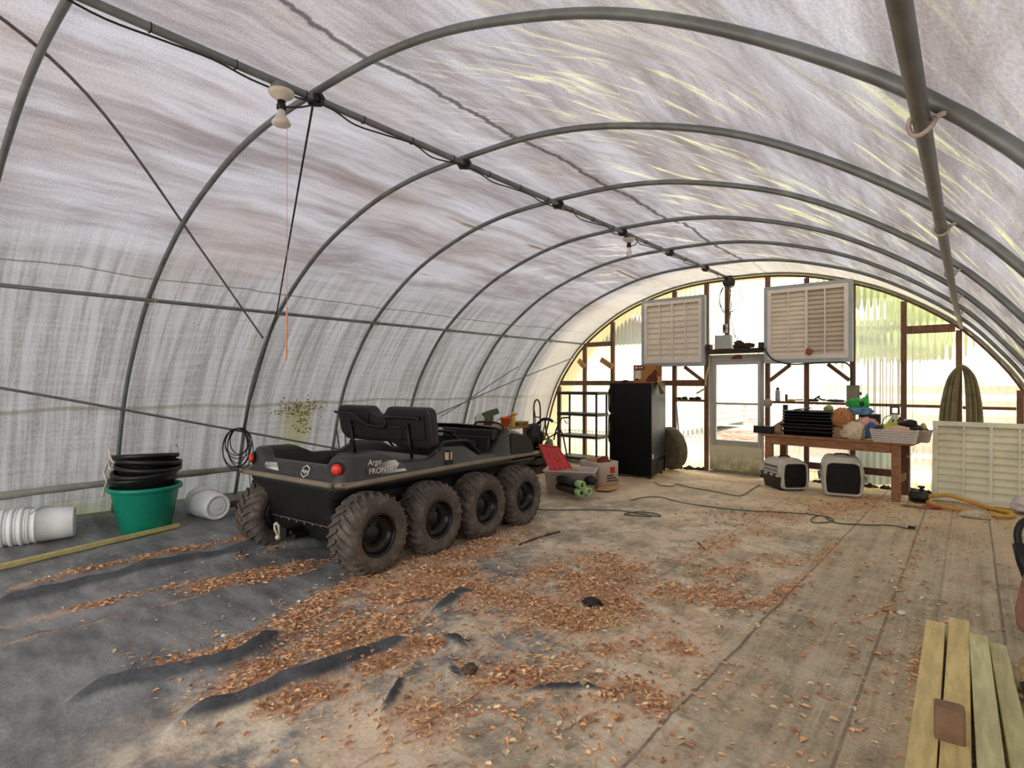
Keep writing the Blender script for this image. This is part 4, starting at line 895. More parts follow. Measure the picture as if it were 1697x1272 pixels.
b1 = bucket('single white bucket lying on its side right of the green tub, base showing', c, lie(ax, .6))
ax = Vector((-.30, -.95, .0)).normalized(); st = Vector((-6.13, 1.30, 0)); st.z = gz(-6.2, .9) + .145
for k in range(8):
    p = st + ax * (.062 * k)
    lb = 'end bucket of the white row lying by the left wall, its whole side showing' if k == 0 else 'white bucket in the row by the left wall, %s' % ['', 'next to the end bucket', 'second from the end bucket', 'third from the end bucket', 'fourth from the end bucket', 'fifth from the end bucket', 'sixth from the end bucket', 'farthest from the end bucket'][k]
    if k == 0: bb = bucket(lb, p, lie(ax, .9), 'nested white buckets by the left wall')
    else: dup(bb, p, None, lb, lie(ax, .9 + .5 * k))
a, b = G(297, 868, .03), G(0, 938, .03); d = (b - a).normalized(); a, b = a + Vector((.045, -.02, 0)), b + Vector((.045, -.02, 0)); e = a + d * 2.6
PINE = M('treated_pine', (196, 182, 118), .7, 0, .14, 3, .2, dirt=(160, 150, 84), dirt_amt=.35, stretch=(2, 10, 10)); PINE2 = M('pale_lumber', (214, 192, 130), .7, 0, .2, 3, .2, dirt=(172, 140, 84), dirt_amt=.6, stretch=(10, 1.2, 10))
tag(MB().beam((a.x, a.y, gz(a.x, a.y) + .028), (e.x, e.y, gz(-5.3, .2) + .03), .042, .036).build('timber_plank', PINE, bevel=.003), 'long pale yellow timber lying on the fabric before the green tub', 'timber')
# hanging rope, cable coil on the hoop, orange pull string
tag(MB().tube([(-2.89, 1.70, 2.97), (-3.4, 1.92, 2.805), (-5.42, 2.80, 2.15), (-5.80, 2.83, 1.65), (-6.12, 2.85, 1.2), (-6.30, 2.86, .90)], .0065, 8).build('dark_rope', M('dark_rope', (52, 44, 40), .8, var=.3)), 'dark rope running from the ridge down to the coil on the hoop', 'rope')
t = thing('cable_coil', 'black cable coil hung on the hoop foot left of the vehicle', 'cable', (-6.30, 2.845, .74))
for k in range(7):
    a_, b_ = .10 + .018 * (k % 4), .15 + .022 * ((k * 3) % 5); cz = .16 - b_
    MB().tube([(.012 * (k - 3) + .25 * a_ * math.cos(q), -.012 * k - .01 + a_ * math.cos(q) * .97, cz + b_ * math.sin(q)) for q in [2 * PI * j / 24 + k for j in range(24)]], .0055, 6, True).build('loop', BLACKW, t)
MB().tube(spline([(0, .0, .14), (.02, .05, .02), (.03, .06, -.2), (.03, .07, -.45), (.05, .10, -.62)], 5), .005, 6).build('tail', BLACKW, t)
tag(MB().tube(spline([(-2.80, 1.50, 2.80), (-2.80, 1.50, 2.3), (-2.80, 1.50, 1.80)], 4), .0015, 5).tube(spline([(-2.80, 1.50, 1.80), (-2.805, 1.50, 1.66), (-2.81, 1.50, 1.52)], 4), .005, 6).build('pull_string', M('orange_string', (222, 150, 110), .7)), 'thin orange pull string hanging from the nearer lamp', 'string')
# garden tool by the hoop
p = on(-5.93, 2.86)
t = thing('garden_tool', 'black and brown motor tool with an orange knob beside the hoop foot', 'tool', p)
MB().beam((-.22, -.20, .10), (.10, .02, .17), .10, .07, (0, 0, 1)).build('casing', M('tool_brown', (92, 78, 66), .6), t, .01)
MB().prism([(0, 0), (.04, .16), (.06, .17), (.09, .04), (.34, .16), (.38, .13), (.14, -.02)], .03, Matrix.Translation((-.16, -.02, .19)) @ rot(PI / 2, 0, .5)).build('guard', BLK, t, .004)
MB().lathe([(0, 0), (.026, 0), (.03, .01), (.03, .03), (.02, .045), (0, .046)], 14, Matrix.Translation((.10, -.10, .13))).build('orange_knob', M('orange_plastic', (222, 84, 36), .45), t)
MB().beam((-.04, -.15, .10), (.10, -.12, .11), .05, .05).lathe([(0, 0), (.03, 0), (.03, .04), (0, .045)], 12, Matrix.Translation((.0, -.16, .09))).build('engine', M('tool_dark_teal', (28, 40, 42), .5), t, .006)
MB().tube([(-.20, -.15, .05), (-.05, -.12, .02), (.2, -.02, .02)], .02, 8).build('shaft', BLK, t)
t = thing('weed', 'small green weed growing by the left rear wheel', 'plant', on(-5.35, 2.62))
for k in range(7):
    a = k * .9; MB().strip([[(0.0 + .0, 0, 0), (.004, 0, 0)], [(.05 * math.cos(a), .05 * math.sin(a), .06), (.05 * math.cos(a + .5), .05 * math.sin(a + .5), .06)], [(.11 * math.cos(a + .2), .11 * math.sin(a + .2), .045), (.112 * math.cos(a + .2), .112 * math.sin(a + .2), .045)]]).build('leaf', M('weed_green', (92, 150, 50), .6), t)
for lab, pts in (('longer of two brown sticks leaning on the wall behind the vehicle', ((-5.95, 3.95, 0), (-6.28, 4.15, 1.08))), ('shorter of two brown sticks leaning on the wall behind the vehicle', ((-6.0, 3.98, 0), (-6.26, 4.02, .80)))):
    tag(MB().tube([(pts[0][0], pts[0][1], gz(pts[0][0], pts[0][1]) + .005), tuple((pts[0][i] + pts[1][i]) / 2 + (.01, 0, 0)[i] for i in range(3)), pts[1]], .010, 6).build('garden_stake', M('stake_brown', (86, 66, 52), .8)), lab, 'stake')
# moss / vine pushing through the film
mb = MB()
for k in range(260):
    y, z = R.gauss(3.55, .15), R.gauss(1.10, .055)
    if k > 190: y, z = R.gauss(3.60, .05), R.uniform(.78, 1.05)
    x, zz = arch(-s_of_z(z), .01); r_ = R.uniform(.008, .020); a = R.uniform(0, 6.28); b_ = R.uniform(-.6, .6)
    e1, e2 = Vector((.25 * b_, math.cos(a), math.sin(a))) * r_, Vector((R.uniform(0, .8), -math.sin(a), math.cos(a))) * r_ * .6
    o_ = Vector((x + R.uniform(.005, .04), y, zz)); mb.add([o_ - e1, o_ + e2, o_ + e1, o_ - e2], [(0, 1, 2, 3)])
stuff(mb.build('moss_growth', M('moss_yellow', (142, 140, 62), .8, var=.35, scale=40)), 'yellow green moss growing through the left film wall', 'moss')

# lamps on the ridge
def lamp(label, y, clear):
    t = thing('ridge_lamp', label, 'lamp', (-2.86, y, 2.995))
    MB().lathe([(0, .012), (.05, .012), (.056, .0), (.056, -.03), (0, -.03)], 24).build('ceiling_box', M('lamp_box_grey', (120, 122, 122), .5, .3), t)
    MB().lathe([(0, -.026), (.066, -.026), (.068, -.036), (.056, -.05), (.034, -.058), (.026, -.075), (0, -.075)], 28).build('lamp_base', M('lamp_porcelain', (212, 206, 192), .35, 0, .05), t)
    MB().lathe([(0, -.07), (.021, -.07), (.021, -.095), (.025, -.10), (.025, -.12), (.018, -.122), (0, -.122)], 16).build('socket', BLK, t)
    if clear: MB().lathe([(.013, -.118), (.016, -.13), (.022, -.15), (.030, -.172), (.032, -.19), (.026, -.21), (.012, -.221), (0, -.223)], 20).build('bulb', M('bulb_clear', (226, 226, 214), .1, 0, .02, trans=.85), t)
    else: MB().lathe([(.013, -.118), (.018, -.13), (.020, -.145), (.034, -.17), (.048, -.19), (.050, -.197), (.045, -.205), (.02, -.212), (0, -.213)], 24).build('bulb', M('bulb_frosted', (214, 210, 198), .3, 0, .03), t)
    MB().tube(spline([(.0, .02, -.10), (.02, .07, -.09), (.015, .13, -.06), (.0, .19, -.02)], 5), .005, 6).build('cord', BLACKW, t)
lamp('nearer ridge lamp with a white frosted flood bulb', 1.50, False)
lamp('farther ridge lamp with a clear bulb', 5.43, True)

# low table of oddments behind the vehicle
t = thing('potting_table', 'low ochre plank table against the wall behind the vehicle', 'table', (-5.72, 6.35, 0))
MB().bx(-.34, .34, -.75, .55, .70, .74).build('tabletop', M('ochre_wood', (160, 124, 66), .7, stretch=(8, 1, 8)), t, .005)
for q in ((-.3, -.7), (.3, -.7), (-.3, .5), (.3, .5)): MB().bx(q[0] - .03, q[0] + .03, q[1] - .03, q[1] + .03, gz(-5.7 + q[0], 6.35 + q[1]) - .01, .70).build('leg', WOOD, t, .004)
t = thing('feed_bag', 'green and brown feed bag slumped on the table behind the vehicle', 'bag', (-5.72, 6.28, .741))
MB().lump((0, 0, .10), (.20, .22, .24), 2, .35, 3, 3).prism([(-.02, .0), (.20, .08), (.17, .16), (.05, .13), (-.08, .08)], .05, Matrix.Translation((0, 0, .12)) @ rot(PI / 2, 0, .6)).build('bag_body', M('feed_green', (78, 92, 60), .6, 0, .3, 8, dirt=(110, 70, 50)), t)
tag(MB().lump((-5.70, 6.10, .84), (.16, .15, .20), 9, .35, 3, 3).build('plastic_bag', M('clear_grey_bag', (188, 188, 180), .35, 0, .2, 20)), 'crumpled whitish bag beside the green feed bag', 'bag')
t = thing('plant_pot', 'orange plastic pot on the table behind the vehicle hood', 'pot', (-5.50, 6.46, .741))
MB().lathe([(0, 0), (.055, 0), (.075, .12), (.082, .12), (.082, .14), (.072, .14), (.05, .01), (0, .01)], 24).build('pot_body', M('orange_pot', (222, 98, 44), .5, 0, .08), t)
tag(MB().beam((-5.52, 6.44, .87), (-5.36, 6.58, .93), .02, .02).beam((-5.62, 6.40, .83), (-5.52, 6.44, .87), .012, .012).build('hand_trowel', M('trowel_orange', (186, 84, 40), .5), bevel=.003), 'orange handled trowel lying across the orange pot', 'trowel')
tag(MB().bx(-5.45, -5.40, 6.53, 6.58, .741, .96).build('marker_stake', M('yellow_plastic', (214, 176, 80), .5), bevel=.004), 'yellow strip standing behind the orange pot', 'stake')
tag(MB().loft([rrect(-5.56, -5.38, 6.66, 6.88, .03, .741), rrect(-5.58, -5.36, 6.64, 6.90, .04, .80)]).build('seed_tray', M('olive_tray', (120, 118, 62), .6), bevel=.003), 'olive seed tray at the end of the table behind the vehicle', 'tray')
tag(MB().lump((-5.35, 6.98, .56), (.30, .26, .40), 12, .45, 5, 3, True, True).build('black_bag', M('black_film_bag', (22, 18, 18), .4, 0, .2)), 'crumpled black bag beyond the hood of the vehicle', 'bag')
t = thing('crate', 'dark crate on the floor holding the crumpled black bag', 'crate', on(-5.35, 6.98)); mb = MB()
for z in (.02, .15, .28): mb.bx(-.2, .2, -.2, -.18, z, z + .09).bx(-.2, .2, .18, .2, z, z + .09).bx(-.2, -.18, -.18, .18, z, z + .09).bx(.18, .2, -.18, .18, z, z + .09)
mb.bx(-.2, .2, -.2, .2, 0, .02); mb.build('crate_body', DKW, t)

# ------------------------------------------------------------------ back left: hand truck, cart frame, bins, shelving, fridge
t = thing('hand_truck', 'black tubular hand truck with a round top handle standing by the wall', 'hand truck', on(-5.42, 7.16), -.55)
q = spline([(-.145, 0, .10), (-.145, 0, .5), (-.145, 0, .95), (-.12, 0, 1.07), (-.05, 0, 1.13), (.05, 0, 1.13), (.12, 0, 1.07), (.145, 0, .95), (.145, 0, .5), (.145, 0, .10)], 5)
HT = M('truck_frame', (38, 26, 24), .5, .3, .25)
MB().tube(q, .013, 8).build('frame', HT, t)
mb = MB()
for z in (.86, .55, .25): mb.tube([(-.145, .005, z), (0, -.02, z), (.145, .005, z)], .010, 6)
mb.tube(spline([(-.06, .0, 1.12), (-.10, -.02, 1.03), (-.03, -.02, .86), (-.02, -.02, .5), (-.02, 0, .2)], 5), .009, 6).build('cross_bars', HT, t)
MB().bx(-.2, .2, -.22, .02, .02, .035).build('toe_plate', HT, t)
for s in (-1, 1): MB().lathe([(0, -.03), (.09, -.03), (.11, -.015), (.11, .015), (.09, .03), (0, .03)], 20, Matrix.Translation((s * .21, .08, .11)) @ rot(0, PI / 2, 0)).build('wheel', RUB, t)
t = thing('bicycle', 'black folded bicycle frame with handlebar grips behind the red lid', 'bicycle', on(-5.12, 7.30), .15)
MB().tube(spline([(.10, .0, .86), (.16, -.02, .865), (.24, -.05, .87)], 4), .014, 8).tube(spline([(.10, 0, .86), (.06, .02, .84), (.03, 0, .75), (-.02, 0, .66), (-.06, 0, .5)], 4), .012, 8).tube([(.02, 0, .7), (.10, 0, .6), (.18, -.05, .35), (.26, -.12, .10)], .013, 8).build('frame', HT, t)
MB().tube(spline([(-.38, -.02, .72), (-.32, 0, .78), (-.24, .0, .83), (-.14, .02, .82), (-.09, .02, .79)], 5), .024, 8).build('saddle_grip', BLK, t)
MB().tube([(-.22, 0, .82), (-.2, 0, .62), (-.12, 0, .45)], .013, 8).tube([(-.34, 0, .76), (-.36, 0, .62), (-.2, 0, .5), (0, 0, .62)], .012, 8).build('stem', HT, t)
MB().tube([(.26, -.05, .80), (.16, -.03, .80), (.13, -.02, .84)], .006, 6).tube([(.25, -.05, .77), (.17, -.03, .775), (.14, -.02, .81)], .006, 6).build('brake_levers', M('lever_grey', (150, 140, 130), .3, .6), t)
MB().tube([(.17 * math.cos(a) - .16, 0.02, .17 * math.sin(a) + .175) for a in [2 * PI * j / 24 for j in range(24)]], .022, 8, True).build('front_wheel', RUB, t)
MB().tube(spline([(-.09, .02, .79), (.0, .02, .76), (.02, .02, .66), (-.03, .0, .58)], 4), .005, 6).build('brake_cable', BLACKW, t)
tag(MB().lump((-5.20, 7.18, gz(-5.2, 7.18) + .26), (.22, .2, .46), 14, .3, 3, 3).build('planter_bag', M('green_bag', (88, 112, 84), .6, 0, .3, 9, dirt=(190, 190, 178), dirt_amt=.8)), 'green and white bag behind the bicycle frame', 'bag')
# red lid leaning on the clear tote
t = thing('tote_lid', 'red plastic tote lid leaning upright behind the clear tote', 'lid', (-4.06, 5.98, .30), 0, None, (0, 0, 0))
a, b_, c_, d_ = W(893, 737, 6.35), W(925, 741, 6.42), W(952, 782, 6.05), W(912, 783, 5.95)
a, b_, c_, d_ = [v - Vector((-4.06, 5.98, .30)) for v in (a, b_, c_, d_)]
nn = (b_ - a).cross(d_ - a).normalized(); nn = nn if nn.y < 0 else -nn
RED = M('red_plastic', (200, 16, 18), .4, 0, .1, 6); RED2 = M('red_lid_pale', (206, 48, 42), .35, 0, .12, 5)
quad = lambda u, v, o: a * (1 - u) * (1 - v) + b_ * u * (1 - v) + c_ * u * v + d_ * (1 - u) * v + nn * o
rings = [[quad(u, v, o) for u, v in ((i0, i0), (1 - i0, i0), (1 - i0, 1 - i0), (i0, 1 - i0))] for i0, o in ((0, -.03), (-.012, 0), (0, .016), (.06, .016), (.075, .004), (.3, .004))]
MB().loft(rings, True, False).build('lid_rim', RED, t, .004)
MB().loft([[quad(u, v, o) for u, v in ((.08, .08), (.92, .08), (.92, .92), (.08, .92))] for o in (.005, .008)], True, False).build('lid_panel', RED2, t)
for u in (.28, .5, .72): MB().beam(quad(u, .1, .012), quad(u, .9, .012), .010, .012, nn).build('lid_rib', RED, t)
MB().lathe([(0, 0), (.03, 0), (.03, .003), (0, .003)], 20, Matrix.Translation(quad(.6, .6, .010)) @ nn.to_track_quat('Z', 'Y').to_matrix().to_4x4()).build('lid_boss', RED, t)
c_, d_ = W(906, 790, 5.86), W(912, 783, 5.95)
TOTE = NT('clear_tote'); ta = TOTE.n('BsdfTransparent'); ta.inputs[0].default_value = (.9, .88, .86, 1); tb = TOTE.n('BsdfPrincipled'); tb.inputs[0].default_value = lin((220, 208, 200)); tb.inputs['Roughness'].default_value = .3
tm = TOTE.n('MixShader'); tm.inputs[0].default_value = .68; TOTE.t.links.new(ta.outputs[0], tm.inputs[1]); TOTE.t.links.new(tb.outputs[0], tm.inputs[2]); TOTE.t.links.new(tm.outputs[0], TOTE.out.inputs[0])
def open_bin(name, label, cat, mat, loc, rz, l, w_, h, taper=.03, lip=.02, group=None, wall=.008):
    t = thing(name, label, cat, loc, rz, group)
    r = .04
    o = [rrect(-l / 2 + taper, l / 2 - taper, -w_ / 2 + taper, w_ / 2 - taper, r, 0), rrect(-l / 2, l / 2, -w_ / 2, w_ / 2, r, h - .02), rrect(-l / 2 - lip, l / 2 + lip, -w_ / 2 - lip, w_ / 2 + lip, r, h - .018), rrect(-l / 2 - lip, l / 2 + lip, -w_ / 2 - lip, w_ / 2 + lip, r, h),
         rrect(-l / 2 + wall, l / 2 - wall, -w_ / 2 + wall, w_ / 2 - wall, r, h), rrect(-l / 2 + taper + wall, l / 2 - taper - wall, -w_ / 2 + taper + wall, w_ / 2 - taper - wall, r, wall)]
    MB().loft(o).build('bin_body', mat, t); return t
tl, tr_ = G(900, 818), G(985, 822); dv = (tr_ - tl); rz = math.atan2(dv.y, dv.x)
nv = Vector((-math.sin(rz), math.cos(rz), 0)); cc = (tl + tr_) / 2 + nv * .24
open_bin('storage_tote', 'clear grey plastic tote on the floor with the red lid behind it', 'storage bin', TOTE.m, on(cc.x, cc.y), rz, dv.length * .98, .44, .30, .03, .02)
tag(MB().lump((cc.x, cc.y, .17), (.40, .26, .26), 21, .3, 3, 3).build('cloth_heap', M('brown_cloth', (150, 122, 108), .8, 0, .25, 8)), 'brownish cloth heaped inside the clear tote', 'cloth')
BSL = M('black_sleeve', (20, 20, 21), .4, 0, .2); PALEG = M('pale_green_pipe', (176, 206, 142), .4, 0, .06); PIN = M('pipe_inside', (112, 152, 92), .6)
pd = (G(970, 822) - G(945, 822)).normalized(); pd = Vector((.93, -.36, 0)).normalized()
for k, (u, v, lab) in enumerate(((966, 804, 'topmost of three pale green pipes with black sleeves by the tote'), (965, 817, 'lower left of three pale green pipes in front of the tote'), (977, 815, 'lower right of three pale green pipes in front of the tote'))):
    p = W(u, v, 5.62); base = p; t = thing('green_pipe', lab, 'pipe', p, 0, 'pale green pipes by the clear tote'); e1 = -pd * .09
    mm = Matrix.Translation((0, 0, 0)) @ pd.to_track_quat('Z', 'Y').to_matrix().to_4x4()
    MB(mm).lathe([(.033, -.12), (.044, -.12), (.046, 0), (.044, .004), (.034, .004), (.032, 0), (.032, -.11)], 24).build('pipe_end', PALEG, t)
    MB(mm).lathe([(0, -.5), (.05, -.5), (.052, -.15), (.047, -.11), (0, -.11)], 20).build('black_sleeve', BSL, t)
p = W(978, 797, 5.95); tag(MB().lump((p.x, p.y, p.z), (.16, .12, .12), 31, .5, 5, 3, True, True).build('black_bundle', BSL), 'tangled black bundle lying on the pale green pipes', 'bundle')
p = G(985, 806); bx = open_bin('cardboard_box', 'white printed cardboard box of red and gold things beside the tote', 'box', M('white_carton', (196, 182, 170), .7, 0, .1, 6), on(-3.93, 6.60), -.30, .42, .36, .34, .0, .0)
RD = M('carton_red', (176, 30, 26), .6)
mb = MB(Matrix.Translation((.212, .05, .22))); mb.bx(0, .003, -.04, .04, -.03, .05); mb.build('red_print', RD, bx)
mb = MB(Matrix.Translation((.212, .05, .08)))
for i in range(3): mb.bx(0, .002, -.10, .10 - .04 * i, i * .035, i * .035 + .018)
mb.build('dark_print', M('carton_print', (70, 62, 58), .7), bx)
for k, (dx, dy, c, lab) in enumerate(((-.09, -.05, (176, 128, 62), 'gold crumpled paper in the white printed box'), (.05, .04, (120, 30, 24), 'dark red paper in the white printed box'))):
    tag(MB().lump((-3.93 + dx, 6.60 + dy, .31), (.17, .16, .16), 40 + k, .4, 4, 3, False, True).build('crumpled_paper', M('paper_%d' % k, c, .6, 0, .3, 20)), lab, 'paper')
q = [G(990, 806), G(1016, 805), G(1026, 808), G(1021, 813), G(1010, 816), G(990, 815)]
tag(MB().prism([(p.x, p.y) for p in q], .006, Matrix.Translation((0, 0, gz(q[0].x, q[0].y) + .012))).build('cardboard_sheet', M('tan_card', (196, 154, 106), .8), bevel=.002), 'torn tan cardboard sheet lying right of the green pipes', 'cardboard')
# shelving unit
SHB = M('shelf_black', (40, 38, 36), .6, 0, .12); SHT = NT('shelf_grid'); co = SHT.n('TexCoord').outputs['Object']
ck = SHT.n('TexChecker'); SHT.put(ck.inputs[0], co); ck.inputs['Scale'].default_value = 42; ck.inputs[1].default_value = lin((58, 56, 44)); ck.inputs[2].default_value = lin((28, 27, 24))
sp_ = SHT.n('BsdfPrincipled'); SHT.t.links.new(ck.outputs[0], sp_.inputs[0]); sp_.inputs['Roughness'].default_value = .55; SHT.t.links.new(sp_.outputs[0], SHT.out.inputs[0])
t = thing('shelving_unit', 'black plastic four-tier shelving unit left of the fridge', 'shelf', (-5.36, 8.43, 0), 0)
for z in (.05, .435, .825, 1.20):
    s_ = MB().bx(-.42, .42, -.20, -.185, z, z + .05).bx(-.42, .42, .185, .20, z, z + .05).bx(-.42, -.405, -.185, .185, z, z + .05).bx(.405, .42, -.185, .185, z, z + .05).build('shelf', SHB, t, .004)
    MB().bx(-.41, .41, -.19, .19, z + .034, z + .047).build('shelf_grid', SHT.m, s_)
for qx in (-.39, .39):
    for qy in (-.172, .172): MB().lathe([(0, 0), (.019, 0), (.019, 1.215), (0, 1.215)], 12, Matrix.Translation((qx, qy, .0))).build('post', SHB, t)
# fridge, side towards the camera, back to the right
fc = Vector((-3.56, 7.44, 0)); fx = Vector((-.99, -.14, 0)).normalized(); rz = math.atan2(-fx.y, -fx.x)
FB = M('fridge_black', (6, 6, 6), .4, 0, .2, 4, spec=.15); FBK = M('fridge_back_steel', (58, 66, 72), .4, .5, .12, 5, dirt=(44, 46, 46))
t = thing('fridge', 'black fridge standing sideways with its back towards the door', 'fridge', (fc.x, fc.y, gz(fc.x, fc.y)), rz)
MB().bx(-.575, -.012, 0, .70, .05, 1.40).build('cabinet', FB, t, .006)
MB().bx(-.012, .0, .004, .696, .28, 1.395).build('back_panel', FBK, t)
MB().bx(-.012, .0, .0, .035, .04, 1.395).bx(-.012, 0, .665, .70, .04, 1.395).build('back_edges', FB, t)
MB().bx(-.645, -.580, .004, .696, .95, 1.40).build('freezer_door', FB, t, .01); MB().bx(-.645, -.580, .004, .696, .09, .94).build('fridge_door', FB, t, .01)
for z0, z1 in ((.96, 1.32), (.50, .92)): MB().tube(spline([(-.645, .07, z0), (-.675, .07, z0 + .03), (-.68, .07, (z0 + z1) / 2), (-.675, .07, z1 - .03), (-.645, .07, z1)], 5), .012, 8).build('door_handle', FB, t)
c_ = MB().lathe([(0, 0), (.075, 0), (.085, .03), (.085, .13), (.06, .16), (0, .165)], 20, Matrix.Translation((-.11, .20, .07))).build('compressor', BLK, t)
mb = MB()
for k in range(5): mb.tube(spline([(-.02, .34 + .06 * k, .06), (-.0, .35 + .06 * k, .16), (-.02, .37 + .06 * k, .25)], 4), .006, 6)
mb.build('condenser_tubes', M('condenser', (92, 84, 74), .5, .4), t)
MB().bx(-.012, .003, .04, .09, .30, .36).build('rating_label', M('white_label', (220, 218, 210), .6), t)
MB().bx(-.55, -.51, .05, .09, 0, .05).bx(-.07, -.03, .05, .09, 0, .05).bx(-.55, -.51, .61, .65, 0, .05).bx(-.07, -.03, .61, .65, 0, .05).build('feet', BLK, t)
def FP(a, b_, z): m = Matrix.Translation((fc.x, fc.y, gz(fc.x, fc.y))) @ rot(0, 0, rz); return m @ Vector((a, b_, z))
CARD = M('carton_brown', (172, 118, 60), .75, 0, .1, 5)
p = FP(-.17, .36, 1.401); t = thing('cardboard_box', 'torn brown cardboard box on top of the fridge', 'box', p, rz - .05)
mb = MB(); mb.bx(-.17, .17, -.14, -.136, 0, .27).bx(-.17, .17, .136, .14, 0, .27).bx(-.17, -.166, -.136, .136, 0, .27).bx(.166, .17, -.136, .136, 0, .10).bx(-.17, .17, -.14, .14, 0, .004); mb.build('carton', CARD, t)
MB().add([(.17, -.14, .06), (.26, -.17, -.05), (.30, -.10, -.16), (.22, -.08, -.17), (.17, -.03, .02)], [(0, 1, 2, 3, 4)]).build('torn_flap', CARD, t, solid=.005)
MB().add([(.02, -.142, .02), (.17, -.142, .02), (.21, -.15, .05), (.19, -.15, .11), (.21, -.15, .15), (.17, -.142, .21), (.11, -.142, .14), (.06, -.142, .10)], [(0, 1, 2, 3, 4, 5, 6, 7)]).build('torn_side', M('carton_inside', (92, 40, 26), .8), t, solid=.005)
MB().bx(-.165, .0, -.1445, -.141, .20, .262).build('maroon_band', M('carton_maroon', (112, 26, 24), .6), t)
MB().bx(-.15, -.05, -.1445, -.141, .06, .185).build('white_print', M('carton_white', (222, 206, 190), .6), t)
MB().lathe([(0, 0), (.02, 0), (.02, .003), (0, .003)], 16, Matrix.Translation((-.125, -.145, .231)) @ rot(PI / 2, 0, 0)).bx(-.085, -.06, -.147, -.145, .22, .245).bx(-.05, -.025, -.147, -.145, .22, .245).build('band_marks', M('carton_white', (222, 206, 190), .6), t)
MB().lump((-.115, -.141, .065), (.07, .008, .06), 3, .3, 3, 2, False).build('berry_print', M('carton_maroon', (112, 26, 24), .6), t)
p = FP(-.45, .15, 1.405); tag(MB().tube(spline([p + Vector((-.06, 0, .012)), p + Vector((0, 0, .03)), p + Vector((.05, .0, .022))], 4), .014, 6).lump(p + Vector((-.01, 0, .02)), (.07, .05, .04), 5, .4).build('hand_clamp', BLK), 'small black clamp lying on top of the fridge', 'tool')
# tyre, blue pole, tray of bits on the left rail
t = thing('spare_tyre', 'old bare tyre leaning on the wall behind the fridge', 'tyre', (-3.74, 8.50, .355), 0, None, (0, 0, 1.05))
MB(rot(0, PI / 2 - .12, 0)).lathe([(.17, -.06), (.19, -.085), (.28, -.10), (.325, -.085), (.34, -.05), (.344, 0), (.34, .05), (.325, .085), (.28, .10), (.19, .085), (.17, .06), (.165, 0)], 44).build('tyre_body', M('old_tyre', (92, 82, 62), .85, 0, .3, 20, .4, dirt=(56, 48, 40)), t)
a, b_ = W(1121, 673, 8.70), W(1130, 778, 8.58)
tag(MB().tube([a, (a + b_) / 2, (b_.x, b_.y, .015)], .011, 8).build('blue_pole', M('blue_pole', (58, 84, 140), .45)), 'thin blue pole leaning on the wall right of the fridge', 'pole')

# ------------------------------------------------------------------ workbench and what lies on it
BW = M('bench_timber', (150, 104, 70), .75, 0, .25, 5, .3, dirt=(92, 58, 40), dirt_amt=.6, stretch=(1.5, 8, 8))
bl, br = Vector((-2.14, 8.13, 0)), Vector((-.69, 7.97, 0)); dv = br - bl; brz = math.atan2(dv.y, dv.x); bL = dv.length; BH = .705
bench = thing('workbench', 'brown timber workbench standing along the end wall right of the door', 'workbench', (bl.x, bl.y, 0), brz)
def BP(a, b, z=BH): return Matrix.Translation((bl.x, bl.y, 0)) @ rot(0, 0, brz) @ Vector((a, b, z))
for k in range(4): MB().bx(-.12, bL + .17, -.06 + k * .165, -.06 + k * .165 + .16, BH - .032, BH).build('top_board', BW, bench, .004)
MB().bx(.04, bL - .045, -.045, -.008, BH - .135, BH - .034).build('front_apron', BW, bench, .004); MB().bx(.0, bL, .53, .565, BH - .125, BH - .034).build('back_apron', WOOD, bench, .004)
for q, (px, py) in enumerate(((0, 0), (bL, 0), (.0, .52), (bL, .52))):
    MB().bx(px - .042, px + .042, py - .042, py + .042, 0, BH - .034).build('leg', BW if q < 2 else WOOD, bench, .005)
MB().bx(.0, bL, .44, .475, .22, .31).build('stretcher', WOOD, bench, .004)
for px in (0, bL): MB().bx(px - .018, px + .018, .03, .49, .20, .29).build('side_stretcher', WOOD, bench, .004)
MB().tube(spline([BP(bL + .16, .1, .69) - bl, BP(bL + .15, .1, .60) - bl, BP(bL + .1, .1, .52) - bl, BP(bL + .09, .1, .55) - bl], 4), .003, 5).build('loose_twine', ROPE, bench).matrix_local = rot(0, 0, -brz)
TRAY = M('black_tray', (14, 14, 15), .35, 0, .2, 20); TRAYB = M('brown_tray', (44, 32, 26), .4, 0, .2, 20)
def tray_mb(l, w_, h):
    r = .02; return MB().loft([rrect(-l / 2 + .02, l / 2 - .02, -w_ / 2 + .02, w_ / 2 - .02, r, 0), rrect(-l / 2 + .008, l / 2 - .008, -w_ / 2 + .008, w_ / 2 - .008, r, h - .012), rrect(-l / 2 - .012, l / 2 + .012, -w_ / 2 - .012, w_ / 2 + .012, r, h - .012), rrect(-l / 2 - .012, l / 2 + .012, -w_ / 2 - .012, w_ / 2 + .012, r, h), rrect(-l / 2 + .012, l / 2 - .012, -w_ / 2 + .012, w_ / 2 - .012, r, h), rrect(-l / 2 + .024, l / 2 - .024, -w_ / 2 + .024, w_ / 2 - .024, r, .006)])
z = BH + .001; cnt = 0
words = ['bottom', 'second from bottom', 'third from bottom', 'fourth from bottom', 'fifth from bottom', 'sixth from bottom', 'top']
